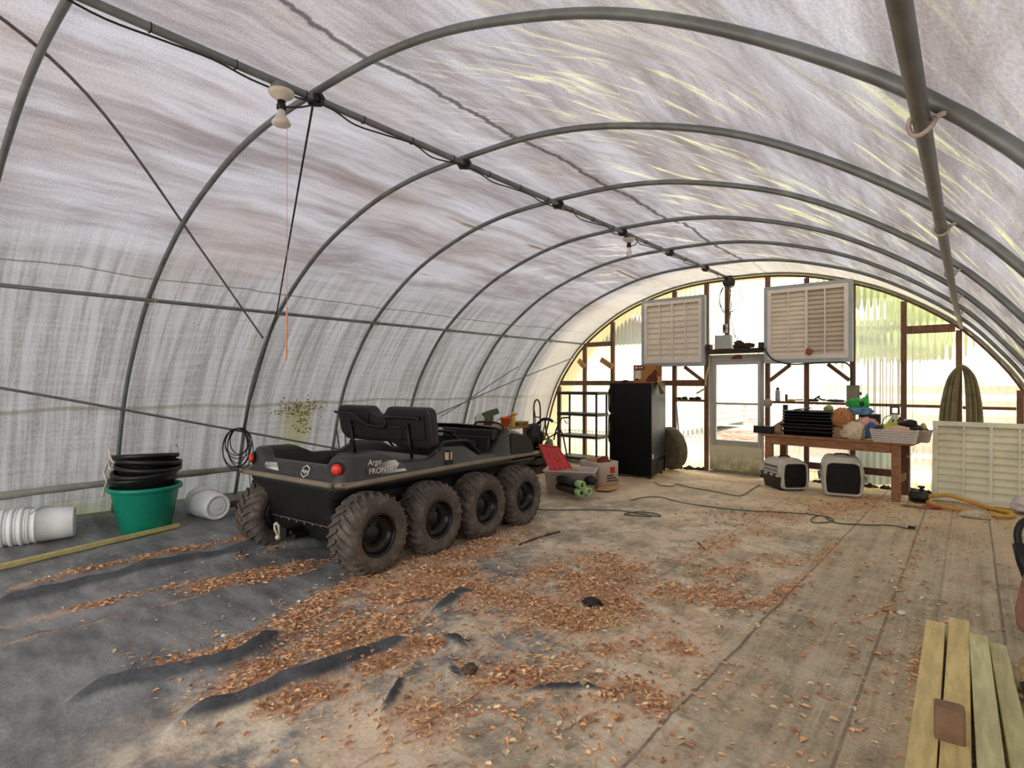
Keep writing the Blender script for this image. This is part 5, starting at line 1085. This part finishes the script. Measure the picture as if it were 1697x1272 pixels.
for k in range(7):
    ang = R.uniform(-.05, .05); h = .062
    p = BP(.46 + R.uniform(-.008, .008), .24 + R.uniform(-.01, .01), z)
    t = thing('nursery_tray', words[k] + ' tray in the black tray stack on the workbench', 'tray', p, brz + ang, 'stacked trays on the workbench')
    tray_mb(.60 if k > 2 else .63, .40, h).build('tray_body', TRAY if k not in (1, 2) else TRAYB, t)
    if k == 6:
        mb = MB()
        for x_ in (-.15, .0, .15): mb.bx(x_ - .006, x_ + .006, -.18, .18, h - .02, h - .006)
        mb.bx(-.28, .28, -.006, .006, h - .02, h - .006); mb.build('dividers', TRAY, t)
    z += (.040 if k not in (0, 2) else .052)
tag(MB().beam(BP(.24, .22, z + .03), BP(.43, .30, z + .055), .12, .012).build('tray_lid', TRAY, bevel=.003), 'black flat lid propped on top of the tray stack', 'lid')
p = BP(.60, .48, 0); tag(MB().lump((p.x, p.y, z + .03), (.12, .10, .12), 51, .4, 3, 3).build('green_packet', M('pale_green_packet', (150, 164, 96), .6, 0, .25, 14)), 'small pale green packet peeking over the tray stack', 'packet')
t = thing('long_box', 'black narrow box overhanging the left end of the workbench', 'box', BP(-.10, .05, BH + .001), brz - .05)
MB().bx(-.12, .13, -.06, .06, 0, .085).build('box_body', BLK, t, .006); MB().bx(-.122, .132, -.062, .062, .085, .10).build('lid', BLK, t, .004)
for k, (dx, dy, dz, c, lab) in enumerate(((-.01, .30, .0, (150, 112, 82), 'lowest of the brown boards leaning behind the black box'), (.03, .32, .05, (128, 84, 58), 'middle reddish board leaning behind the black box'), (.06, .34, .10, (70, 62, 58), 'dark top board leaning on the left of the tray stack'))):
    a, b_ = BP(-.08 + dx, dy - .24, BH + .03 + dz * .3), BP(.15 + dx * .3, dy + .06, BH + .14 + dz)
    tag(MB().beam(a, b_, .07, .02).build('scrap_board', M('board_%d' % k, c, .75, 0, .25, 8), bevel=.003), lab, 'board')
p = BP(.10, .05, BH); tag(MB().lump((p.x, p.y, BH + .06), (.10, .12, .13), 61, .4, 5, 3, True, True).build('burlap_scrap', M('burlap', (156, 128, 92), .9, 0, .25, 40, .4)), 'brown burlap scrap between black box and tray stack', 'cloth')
p = BP(.85, .14, 0); t = thing('coir_ball', 'round brown coconut fibre ball on the workbench right of the trays', 'fibre ball', (p.x, p.y, .955))
COIR = M('coir_fibre', (196, 138, 88), .9, 0, .3, 60, .6, dirt=(150, 96, 56)); mb = MB().lump((0, 0, 0), (.265, .25, .255), 71, .12, 6, 4, False)
mb.build('fibre_body', COIR, t); mb = MB()
for k in range(900):
    d = Vector((R.gauss(0, 1), R.gauss(0, 1), R.gauss(0, 1))).normalized(); e1 = d.cross(Vector((R.gauss(0, 1), R.gauss(0, 1), R.gauss(0, 1)))).normalized(); c = d * .122; q = (d * R.uniform(.1, .7) + e1).normalized() * R.uniform(.015, .04); sd_ = d.cross(q).normalized() * .0012
    mb.add([c - q - sd_, c + q - sd_ + d * .012, c + q + sd_ + d * .012, c - q + sd_], [(0, 1, 2, 3)])
f_ = mb.build('loose_fibres', COIR, t); f_['kind'] = 'stuff'
t = thing('cardboard_box', 'beige cardboard box under the fibre ball on the workbench', 'box', BP(.83, .14, BH + .001), brz)
MB().bx(-.07, .09, -.08, .12, 0, .13).build('carton', M('beige_carton', (152, 126, 96), .8), t, .003); MB().bx(-.071, .091, -.015, .015, .128, .1315).build('tape', M('tape_tan', (170, 146, 110), .4), t)
t = thing('storage_box', 'dark box behind the pale cloth, carrying the stacked saucers', 'box', BP(1.10, .34, BH + .001), brz)
MB().bx(-.17, .14, -.11, .13, 0, .17).build('carton', M('dim_box', (92, 84, 82), .8), t, .004); MB().bx(-.172, .142, -.112, .132, .15, .172).build('lid', M('dim_box_lid', (104, 96, 92), .8), t, .003)
SAU = M('dark_saucer', (98, 80, 68), .45, 0, .15)
for k in range(6):
    t = thing('plant_saucer', ['lowest', 'second lowest', 'third lowest', 'third highest', 'second highest', 'topmost'][k] + ' of the dark plant saucers stacked behind the pink cloth', 'saucer', BP(1.11, .34, BH + .174 + .020 * k), k, 'stacked plant saucers')
    MB().lathe([(0, 0), (.10, 0), (.108, .004), (.124, .026), (.128, .026), (.128, .030), (.120, .030), (.10, .007), (0, .007)], 32).build('saucer_body', SAU, t)
def cloth(name, lab, cat, c, d, seed, m, amp=.4, fr=4, ridge=True): return tag(MB().lump(tuple(c), d, seed, amp, fr, 4, True, ridge).build(name, m), lab, cat)
GRN = M('bright_green_bag', (40, 168, 62), .45, 0, .2, 10); BLU = M('blue_bag', (96, 148, 186), .5, 0, .2, 14); PNK = M('pink_cloth', (206, 158, 158), .8, 0, .15, 12); CRM = M('cream_cloth', (214, 196, 164), .8, 0, .1, 10); TEAL = M('deep_blue_bag', (52, 92, 138), .5, 0, .3, 14)
p = BP(1.02, .24, 1.05); cloth('blue_bag', 'pale blue plastic bag on the saucers and fibre ball', 'bag', p, (.27, .18, .12), 81, BLU)
t = thing('green_bag', 'bright green bag peaked on top of the workbench heap', 'bag', BP(1.0, .24, 1.135))
g_ = MB().lump((.0, .0, .0), (.24, .16, .14), 83, .35, 5, 4, True, True)
for x0, x1, h0 in ((-.12, .02, .05), (-.03, .10, .11), (.02, .12, .15)):
    g_.loft([[Vector((x0 + (x1 - x0) * .5 + (x1 - x0) * .5 * w1 * math.cos(a) + .035 * zz_, .055 * w1 * math.sin(a), -.03 + h0 * zz_ * 1.1)) for a in [2 * PI * j / 9 + R.uniform(-.2, .2) for j in range(9)]] for zz_, w1 in ((0, 1), (.35, .85), (.7, .5), (1.0, .12))])
g_.build('bag_body', GRN, t); MB().lump((.05, -.07, .0), (.06, .04, .06), 85, .3).build('dark_handle', BLK, t)
p = BP(1.12, .16, BH + .235); cloth('pink_cloth', 'dusty pink cloth spread in front of the stacked saucers', 'cloth', p - Vector((0, 0, .075)), (.25, .16, .20), 86, PNK)
p = BP(1.00, .06, BH + .085); cloth('cream_cloth', 'cream cloth bag slumped over the front edge of the workbench', 'cloth', p, (.27, .17, .24), 87, CRM, .35, 3)
p = BP(1.195, .05, BH + .09); cloth('blue_sack', 'deep blue plastic sack right of the cream cloth', 'bag', p, (.11, .12, .23), 88, TEAL)
p = BP(1.27, .10, BH + .07); cloth('brown_rag', 'dark brown rag between the blue sack and the basket', 'rag', p, (.10, .14, .19), 89, M('rag_brown', (72, 48, 38), .9, 0, .4, 14))
p = BP(1.24, -.02, BH + .012); tag(MB().lump((p.x, p.y, p.z), (.17, .07, .03), 90, .4).build('straw_tuft', M('tuft', (186, 158, 92), .9, 0, .25, 50)), 'tuft of straw on the workbench edge before the basket', 'straw')
t = thing('sprayer', 'cream pump sprayer with a black handle behind the white basket', 'sprayer', BP(1.375, .36, BH + .001), brz)
MB().lathe([(0, 0), (.075, 0), (.085, .02), (.085, .17), (.07, .23), (.035, .27), (.035, .30), (.028, .31), (0, .31)], 28).build('tank', M('sprayer_cream', (214, 206, 168), .4, 0, .08, 8), t)
MB().bx(-.05, -.033, -.012, .012, .31, .40).bx(.033, .05, -.012, .012, .31, .40).bx(-.05, .05, -.012, .012, .39, .412).bx(-.05, .05, -.012, .012, .31, .325).build('pump_handle', BLK, t, .005)
MB().tube(spline([(-.03, -.03, .30), (-.10, -.05, .26), (-.12, -.06, .15), (-.08, -.08, .04), (-.02, -.09, .02)], 5), .006, 6).build('spray_hose', M('hose_grey', (96, 104, 96), .5), t); MB().lathe([(0, 0), (.018, 0), (.018, .02), (0, .022)], 10, Matrix.Translation((.06, -.02, .26)) @ rot(.6, .9, 0)).build('valve_knob', M('knob_dark_red', (74, 26, 22), .5), t)
YG = M('yellow_green_toy', (188, 196, 62), .6, 0, .15, 12)
p = BP(1.40, .16, BH); cloth('gloves', 'yellow green gloves heaped behind the white basket', 'gloves', p + Vector((0, 0, .12)), (.20, .16, .20), 91, YG, .45, 5)
p = BP(1.47, .22, BH + .15); cloth('leather_glove', 'brown glove beside the yellow green gloves', 'glove', p, (.13, .12, .20), 92, M('glove_brown', (96, 62, 48), .7, 0, .3, 12))
p = BP(1.40, .14, BH + .2); t = thing('spray_bottle', 'small bottle with a blue cap above the yellow green gloves', 'bottle', (p.x, p.y, BH + .16)); MB().lathe([(0, 0), (.02, 0), (.022, .05), (.012, .07), (0, .07)], 14).build('bottle_body', M('amber_bottle', (206, 176, 112), .3), t); MB().lathe([(0, .07), (.014, .07), (.014, .10), (0, .10)], 12).build('cap', M('teal_cap', (60, 110, 120), .5), t)
def holes(t_, l, w_, h, mat):     # open basket whose walls are pierced with square holes
    mb = MB(); nx, nz = 20, 5; fr = .004
    def wall(p0, p1, q0, q1):
        for i in range(nx + 1):
            a = Vector(p0).lerp(Vector(p1), i / nx); b = Vector(q0).lerp(Vector(q1), i / nx); mb.beam(a, b, .013, .006)
        for j in range(nz + 1):
            a = Vector(p0).lerp(Vector(q0), j / nz); b = Vector(p1).lerp(Vector(q1), j / nz); mb.beam(a, b, .014, .016, (0, 0, 1))
    x0, x1, y0, y1, t__ = -l / 2, l / 2, -w_ / 2, w_ / 2, .025
    B = [(x0 + t__, y0 + t__, 0), (x1 - t__, y0 + t__, 0), (x1 - t__, y1 - t__, 0), (x0 + t__, y1 - t__, 0)]; T = [(x0, y0, h), (x1, y0, h), (x1, y1, h), (x0, y1, h)]
    for k in range(4): wall(B[k], B[(k + 1) % 4], T[k], T[(k + 1) % 4])
    mb.build('basket_wall', mat, t_); MB().bx(x0 + t__, x1 - t__, y0 + t__, y1 - t__, 0, .005).build('basket_floor', mat, t_)
    MB().tube([(x, y, h) for x, y in ((x0, y0), (x1, y0), (x1, y1), (x0, y1))], .009, 8, True).build('basket_rim', mat, t_)
    return t_
BK = M('basket_grey_white', (206, 196, 190), .45, 0, .05)
holes(thing('basket', 'white perforated basket at the front right of the workbench', 'basket', BP(1.44, -.0, BH + .002), brz - .03), .45, .17, .135, BK)
holes(thing('basket', 'grey perforated basket behind, overhanging the bench end', 'basket', BP(1.60, .26, BH + .002), brz), .30, .22, .13, M('basket_dull', (178, 160, 148), .5, 0, .05))
t = thing('white_jug', 'white plastic jug standing behind the white basket', 'jug', BP(1.49, .42, BH + .001)); MB().lathe([(0, 0), (.06, 0), (.065, .02), (.065, .17), (.03, .22), (.025, .25), (0, .25)], 24).build('jug_body', M('jug_white', (220, 204, 194), .5), t); MB().tube(spline([(.06, 0, .18), (.09, 0, .16), (.09, 0, .08), (.064, 0, .06)], 4), .008, 6).build('jug_handle', M('jug_white', (220, 204, 194)), t)
p = BP(1.50, -.0, BH); cloth('peach_cloth', 'peach coloured cloth in the white basket', 'cloth', p + Vector((-.02, 0, .11)), (.30, .12, .15), 93, M('peach', (212, 172, 150), .8, 0, .15, 10), .3)
def shoe(lab, p, rz, m):
    t = thing('shoe', lab, 'shoe', p, rz)
    MB().loft([[Vector((x_, w_ * math.cos(a), z_ + h_ * math.sin(a))) for a in [2 * PI * j / 12 for j in range(12)]] for x_, w_, z_, h_ in ((-.12, .02, .04, .02), (-.11, .035, .05, .045), (-.05, .04, .055, .05), (.02, .045, .045, .04), (.08, .045, .035, .03), (.12, .03, .03, .022), (.135, .008, .028, .01))]).build('shoe_upper', m, t)
    MB().loft([rrect(-.125, .135, -.042, .042, .03, 0), rrect(-.125, .135, -.042, .042, .03, .016)]).build('sole', M('sole_rubber', (60, 56, 52), .7), t)
shoe('black shoe on the peach cloth in the white basket', BP(1.54, .12, BH + .165), brz + 2.6, M('shoe_black', (26, 22, 26), .7)); shoe('dark grey shoe in the grey basket at the bench end', BP(1.60, .22, BH + .12), brz + .5, M('shoe_grey', (62, 68, 74), .6))
p = BP(1.68, .26, BH); cloth('yellow_packet', 'yellow green packet at the right end of the grey basket', 'packet', p + Vector((0, 0, .13)), (.07, .08, .17), 94, M('olive_yellow', (180, 168, 70), .6), .3)
# things on the stud rail above the bench
rz_ = 1.122 + .018
ry = YS
t = thing('spray_can', 'grey spray can with a dark cap on the stud rail', 'spray can', (-2.205, ry, rz_)); MB().lathe([(0, 0), (.031, 0), (.033, .006), (.033, .15), (.02, .168), (0, .168)], 22).build('can_body', M('can_grey', (166, 160, 164), .35, .4), t); MB().lathe([(0, .168), (.022, .168), (.022, .195), (.012, .2), (0, .2)], 16).build('cap', BLK, t)
tag(MB().bx(-2.105, -2.07, ry - .012, ry + .012, rz_, rz_ + .10).build('chisel_handle', M('brown_handle', (96, 66, 48), .6), bevel=.006), 'brown upright handle on the stud rail beside the spray can', 'tool')
tag(MB().bx(-2.12, -2.055, YS - .075, YS - .04, .84, 1.09).build('tool_holster', M('dark_purple_cloth', (46, 30, 48), .8), bevel=.008), 'dark purple strip hanging under the stud rail', 'holster')
tag(MB().lump((-2.02, ry, rz_ + .014), (.12, .05, .035), 101, .3).build('yellow_tool', M('yellow_tool', (214, 160, 40), .5), bevel=0), 'flat yellow tool lying on the stud rail', 'tool')
tag(MB().tube([(-1.97, ry, rz_ + .02), (-1.90, ry - .005, rz_ + .022), (-1.865, ry, rz_ + .024)], .010, 6).build('pliers', BLK), 'black pliers lying right of the yellow tool', 'tool')
t = thing('drill_tool', 'black hand tool heap on the stud rail right of the middle stud', 'tool', (-1.68, ry - .01, rz_)); MB().lump((-.06, 0, .018), (.16, .06, .045), 103, .3).tube([(-.04, 0, .03), (.0, .0, .065), (.05, 0, .03), (.10, 0, .025)], .013, 8).lump((.02, 0, .075), (.03, .03, .03), 104, .2, 3, 2).build('tool_body', BLK, t)
t = thing('screwdriver_roll', 'black tool roll with a wire loop at the right of the stud rail', 'tool', (-1.45, ry - .01, rz_)); MB().lump((0, 0, .016), (.26, .06, .042), 105, .3).build('roll', BLK, t); MB().tube([(-.03 + .03 * math.cos(a), 0, .035 + .022 * math.sin(a)) for a in [2 * PI * j / 16 for j in range(16)]], .003, 5, True).build('wire_loop', WIRE, t)
zz = 1.12 + .018
for k, (dx, lab) in enumerate(((-3.72, 'black bit lying at the left end of the rail beside the fridge'), (-3.62, 'small black tool on the rail right of the fridge'), (-3.50, 'dark bolt heap on the rail right of the fridge'), (-3.40, 'black bracket on the rail next to the door post'))):
    tag(MB().lump((dx, ry - .005, zz + .016), (.10, .05, .04 + .02 * (k % 2)), 110 + k, .45, 4, 3).build('small_tool', BLK), lab, 'tool')
# pet carriers under the bench
KW = M('carrier_grey', (196, 188, 176), .5, 0, .08, 8, dirt=(150, 142, 130)); KD = M('carrier_dark', (34, 30, 32), .5, 0, .2); KB = M('carrier_inside', (16, 13, 12), .8)
def carrier(label, loc, rz, w_, l, h, lower, hs):
    t = thing('pet_carrier', label, 'pet carrier', loc, rz)
    def rr(z, k, r=.06): return rrect(-w_ / 2 * k, w_ / 2 * k, 0 + l / 2 * (1 - k), l - l / 2 * (1 - k), r, z)
    MB().loft([rr(0, .84, .05), rr(.02, .88), rr(hs * .9, .985), rr(hs, 1.0)]).build('lower_shell', lower, t)
    MB().loft([*[rrect(-w_ / 2 - q, w_ / 2 + q, .03, l + q, .05, hs + e) for q, e in ((.012, 0), (.012, .012), (.016, .022), (.0, .024))]]).build('joining_rim', KW, t)
    MB().loft([rr(hs + .0, 1.0), rr(h * .68, .965), rr(h * .84, .90), rr(h * .95, .78), rr(h, .62)]).build('upper_shell', KW, t)
    dm = Matrix.Translation((0, .0, 0)) @ rot(PI / 2, 0, 0)
    op = rounded([(-w_ * .36, h * .10), (w_ * .36, h * .10), (w_ * .39, h * .45), (w_ * .36, h * .80), (w_ * .27, h * .86), (-w_ * .27, h * .86), (-w_ * .36, h * .80), (-w_ * .39, h * .45)], .04)
    ring = MB(dm); o = [Vector((x, y, .004)) for x, y in op]; c = Vector((0, h * .47, 0))
    ring.loft([[c + (p - c) * 1.17 + Vector((0, 0, -.05)) for p in o], [c + (p - c) * 1.15 + Vector((0, 0, .012)) for p in o], [c + (p - c) * 1.04 + Vector((0, 0, .02)) for p in o], [c + (p - c) * 1.0 + Vector((0, 0, -.01)) for p in o]], False).build('door_surround', KW, t)
    MB(dm).prism(op, .004).build('door_opening', KB, t)
    mb = MB(dm)
    for k in range(9): x = -w_ * .34 + w_ * .68 * k / 8; mb.tube([(x, h * .12, .012), (x, h * .83, .012)], .0022, 5)
    for k in range(8): y = h * .15 + h * .65 * k / 7; mb.tube([(-w_ * .37, y, .014), (w_ * .37, y, .014)], .0022, 5)
    mb.build('door_grille', M('grille_wire', (50, 42, 34), .5, .4), t)
    MB().tube(spline([(-.07, l * .5, h - .004), (-.06, l * .5, h + .018), (.06, l * .5, h + .018), (.07, l * .5, h - .004)], 4), .010, 8).build('carry_handle', KD, t)
    mb = MB()
    for s in (-1, 1):
        for y in (.12, .26, .42): mb.bx(s * (w_ / 2 + .012) - .012, s * (w_ / 2 + .012) + .012, l * y * 2 - .02, l * y * 2 + .02, hs - .012, hs + .036)
    mb.build('side_latches', KD, t)
    mb = MB()
    for s in (-1, 1):
        for j in range(2):
            for k in range(8): mb.bx(s * w_ * .485 - .004, s * w_ * .485 + .004, l * .2 + k * l * .08, l * .2 + k * l * .08 + .014, hs + .06 + j * .05, hs + .09 + j * .05)
    mb.build('air_slots', KD, t)
p = G(1330, 816); carrier('smaller pet carrier with dark lower half under the workbench', (p.x - .10, p.y + .06, 0), .78, .40, .50, .40, KD, .17)
p = G(1398, 824); carrier('larger all grey pet carrier with its door facing out under the bench', (p.x, p.y - .02, 0), .22, .47, .62, .48, KW, .20)
# ------------------------------------------------------------------ right side
t = thing('garden_hose', 'old green brown hose draped in loops on the stud above the floor shutter', 'hose', (-.09, 8.72, 1.585))
HB = M('old_hose', (112, 104, 72), .6, 0, .25, 12)
for k in range(9):
    a = -.030 - .009 * k; b_ = .028 + .009 * k; dz = -.72 - .03 * ((k * 5) % 4); yy = -.012 * (k % 3) - .01
    MB().tube(spline([(a * 2.1, yy, dz), (a * 1.9, yy, -.45), (a * 1.35, yy, -.16), (a * .7, yy - .004 * k, -.03), (0, yy - .004 * k, .012 + .002 * k), (b_ * .7, yy - .004 * k, -.03), (b_ * 1.3, yy, -.16), (b_ * 1.75, yy, -.45), (b_ * 1.9, yy, dz - .03)], 5), .015, 8).build('hose_loop', HB, t)
MB().tube([(0, .02, -.01), (0, -.06, .0)], .008, 8).build('hook', WIRE, t)
YH = M('yellow_hose', (206, 156, 58), .55, 0, .15, 9, dirt=(168, 118, 50))
q = [G(u, v, .03) for u, v in ((1538, 832), (1552, 838), (1575, 842), (1605, 847), (1640, 853), (1668, 856), (1679, 853), (1668, 848), (1640, 842), (1612, 833), (1590, 826), (1570, 821), (1548, 822), (1530, 825))]
q = [p if p.y < 8.12 else W(uv_[0], uv_[1], 8.12 + .02 * (k % 2)) for k, (p, uv_) in enumerate(zip(q, ((1538, 832), (1552, 838), (1575, 842), (1605, 847), (1640, 853), (1668, 856), (1679, 853), (1668, 848), (1640, 842), (1612, 833), (1590, 826), (1570, 821), (1548, 822), (1530, 825))))]
tag(MB().tube(spline([(p.x, p.y, max(.030, p.z)) for k, p in enumerate(q)], 6), .024, 10, False, .85).build('discharge_hose', YH), 'yellow flat hose looped on the floor before the leaning shutter', 'hose')
p = G(1524, 832); t = thing('water_pump', 'small black water pump on the floor left of the yellow hose', 'pump', (p.x, p.y, 0), .4)
MB().lathe([(0, -.10), (.045, -.10), (.06, -.08), (.06, .05), (.05, .08), (0, .08)], 18, Matrix.Translation((0, 0, .07)) @ rot(PI / 2, 0, .9)).build('pump_body', M('pump_dark', (52, 44, 40), .5), t); MB().tube([(.02, .03, .10), (.03, .03, .16), (.05, .03, .17)], .018, 8).lathe([(0, 0), (.035, 0), (.035, .02), (0, .02)], 12, Matrix.Translation((.03, .03, .165))).build('pump_outlet', BLK, t); MB().bx(-.08, .08, -.1, .1, 0, .015).build('pump_foot', DKW, t)
p = G(1545, 843); cloth('orange_strap', 'orange red strap end lying under the yellow hose', 'strap', Vector((p.x, p.y - .02, .02)), (.16, .06, .035), 120, M('orange_red', (176, 66, 40), .6))
p = G(1522, 842); tag(MB().lump((p.x - .02, p.y, .012), (.30, .06, .025), 121, .3).build('bark_strip', M('bark_brown', (140, 104, 72), .9)), 'brown bark strip on the floor before the water pump', 'bark')
p = G(1695, 852); t = thing('trash_bag', 'white and red plastic bag at the right edge beside the yellow hose', 'bag', (p.x + .06, p.y, 0)); MB().lump((0, 0, .09), (.30, .24, .20), 122, .35, 4, 4, True, True).build('bag_body', M('white_bag', (212, 204, 204), .4, 0, .12, 10), t); MB().lump((.04, .0, .17), (.16, .14, .06), 123, .35).build('red_corner', M('bag_red', (170, 70, 66), .5), t)
p = G(1612, 857); cloth('white_rag', 'dirty white rag on the floor in front of the yellow hose', 'rag', Vector((p.x + .02, p.y - .03, .03)), (.24, .10, .075), 124, M('dirty_white', (206, 192, 172), .8, 0, .15, 12)); 
# green cable on the floor with its loops
GC = M('green_cable', (52, 62, 44), .5, 0, .2)
def cable(name, lab, px, r=.006, m=GC, loop=None):
    q = spline([G(u, v, .01) for u, v in px], 6); mb = MB().tube([(p.x, p.y, gz(p.x, p.y) + r + .006) for p in q], r, 6)
    o = mb.build(name, m); return tag(o, lab, 'cable')
cable('extension_cord', 'long green extension cord crossing the floor from the vehicle to its plug', [(884, 839), (920, 842), (980, 843), (1030, 846), (1060, 851), (1094, 855), (1085, 850), (1055, 848), (1035, 852), (1080, 856)])
cable('extension_cord', 'green extension cord running right across the floor towards the lumber', [(1045, 828), (1065, 824), (1095, 823), (1130, 832), (1190, 842), (1260, 848), (1340, 853), (1375, 858), (1378, 864), (1350, 866), (1345, 860), (1362, 855), (1385, 866), (1430, 870), (1480, 872), (1508, 878)])
cable('extension_cord', 'dark cord lying near the fridge and the door', [(1085, 800), (1095, 805), (1115, 806), (1121, 803), (1140, 807), (1180, 814), (1220, 822), (1235, 819), (1260, 802)])
p = G(1511, 878); t = thing('cord_plug', 'black plug at the end of the green cord', 'plug', (p.x, p.y, gz(p.x, p.y) + .02), -.3); MB().bx(-.03, .03, -.014, .014, -.012, .014).build('plug_body', BLK, t, .006); MB().bx(.03, .048, -.008, -.005, -.004, .004).bx(.03, .048, .005, .008, -.004, .004).build('prongs', WIRE, t)
# lumber lying towards the camera at lower right
def plank(lab, a, b_, w_, h, z, m):
    t = tag(MB().beam((a[0], a[1], z + h / 2), (b_[0], b_[1], z + h / 2), w_, h).build('lumber', m, bevel=.004), lab, 'lumber', 'treated lumber at lower right'); return t
A0, A1 = G(1551, 1030, .09), G(1532, 1215, .09); d = (A1 - A0)
plank('leftmost lumber post at lower right, its top end square', A0, A0 + d * 2.2, .085, .088, .004, PINE2)
B0, B1 = G(1590, 1026, .09), G(1585, 1215, .09); d = (B1 - B0); plank('second lumber post from the left, reaching farthest into the room', B0, B0 + d * 2.2, .088, .088, .004, PINE2)
C0, C1 = G(1622, 1052, .10), G(1638, 1215, .10); d = (C1 - C0); PINE3 = M('greenish_lumber', (204, 198, 148), .7, 0, .2, 3, .2, dirt=(160, 156, 104), dirt_amt=.6, stretch=(10, 1.2, 10))
plank('greenish third lumber post with a raised ridge edge', C0, C0 + d * 2.2, .075, .10, .004, PINE3)
D0, D1 = G(1654, 1068, .05), G(1684, 1215, .05); d = (D1 - D0); plank('rightmost greenish lumber post, lying lower than the rest', D0 , D0 + d * 2.2, .07, .05, .004, PINE3)
p = G(1600, 1190, .10); t = thing('wood_post', 'brown wooden post end standing before the lumber at the bottom edge', 'post', (-.062, 2.60, 0), .1)
MB().loft([rrect(-.045, .045, -.035, .035, .012, 0), rrect(-.045, .045, -.035, .035, .012, .21), rrect(-.04, .04, -.03, .03, .012, .214)]).build('post_body', M('old_post', (134, 104, 78), .8, 0, .2, 6, .2), t)
p = G(1697, 1040, .2); t = thing('wood_log', 'reddish brown split log end sticking in at the right edge', 'log', (.245, 4.18, .04), .4)
MB().loft([[Vector((.12 * s_ + .055 * k_ * math.cos(a), .16 * s_ + .05 * k_ * math.sin(a), .12 + .14 * s_ + .075 * k_ * math.sin(a + .4))) for a in [2 * PI * j / 14 for j in range(14)]] for s_, k_ in ((-.55, .25), (-.4, .7), (-.1, 1), (.5, 1.05), (1.0, 1.0))]).build('log_body', M('log_brown', (140, 96, 74), .75, 0, .2, 6, .3), t)
t = thing('bark_chunk', 'tan bark chunk with dark fringe at the lower right corner', 'bark', (.235, 3.32, 0)); MB().lump((0, .1, .10), (.14, .24, .12), 130, .3, 5, 3).build('bark_top', M('tan_bark', (176, 142, 92), .9, 0, .3, 25, .5), t); MB().lump((.02, .02, .045), (.16, .34, .10), 131, .4, 6, 3).build('bark_fringe', M('dark_fringe', (66, 54, 34), .9, 0, .4, 25, .5), t)
t = thing('hand_tool', 'black rubber handle of a tool at the right edge', 'tool', (.268, 5.10, .0)); MB().tube(spline([(-.02, 0, .30), (-.025, .02, .38), (.0, .04, .45), (.05, .06, .48)], 5), .022, 8).tube([(-.02, 0, .31), (.0, -.03, .20), (.03, -.06, .10)], .038, 10).build('grip', BLK, t); MB().tube([(.03, -.06, .12), (.02, -.4, .02)], .010, 8).build('rod', M('rod_grey', (130, 134, 132), .4, .6), t); MB().bx(.03, .10, -.12, .04, .0, .16).build('grip_block', BLK, t, .01)
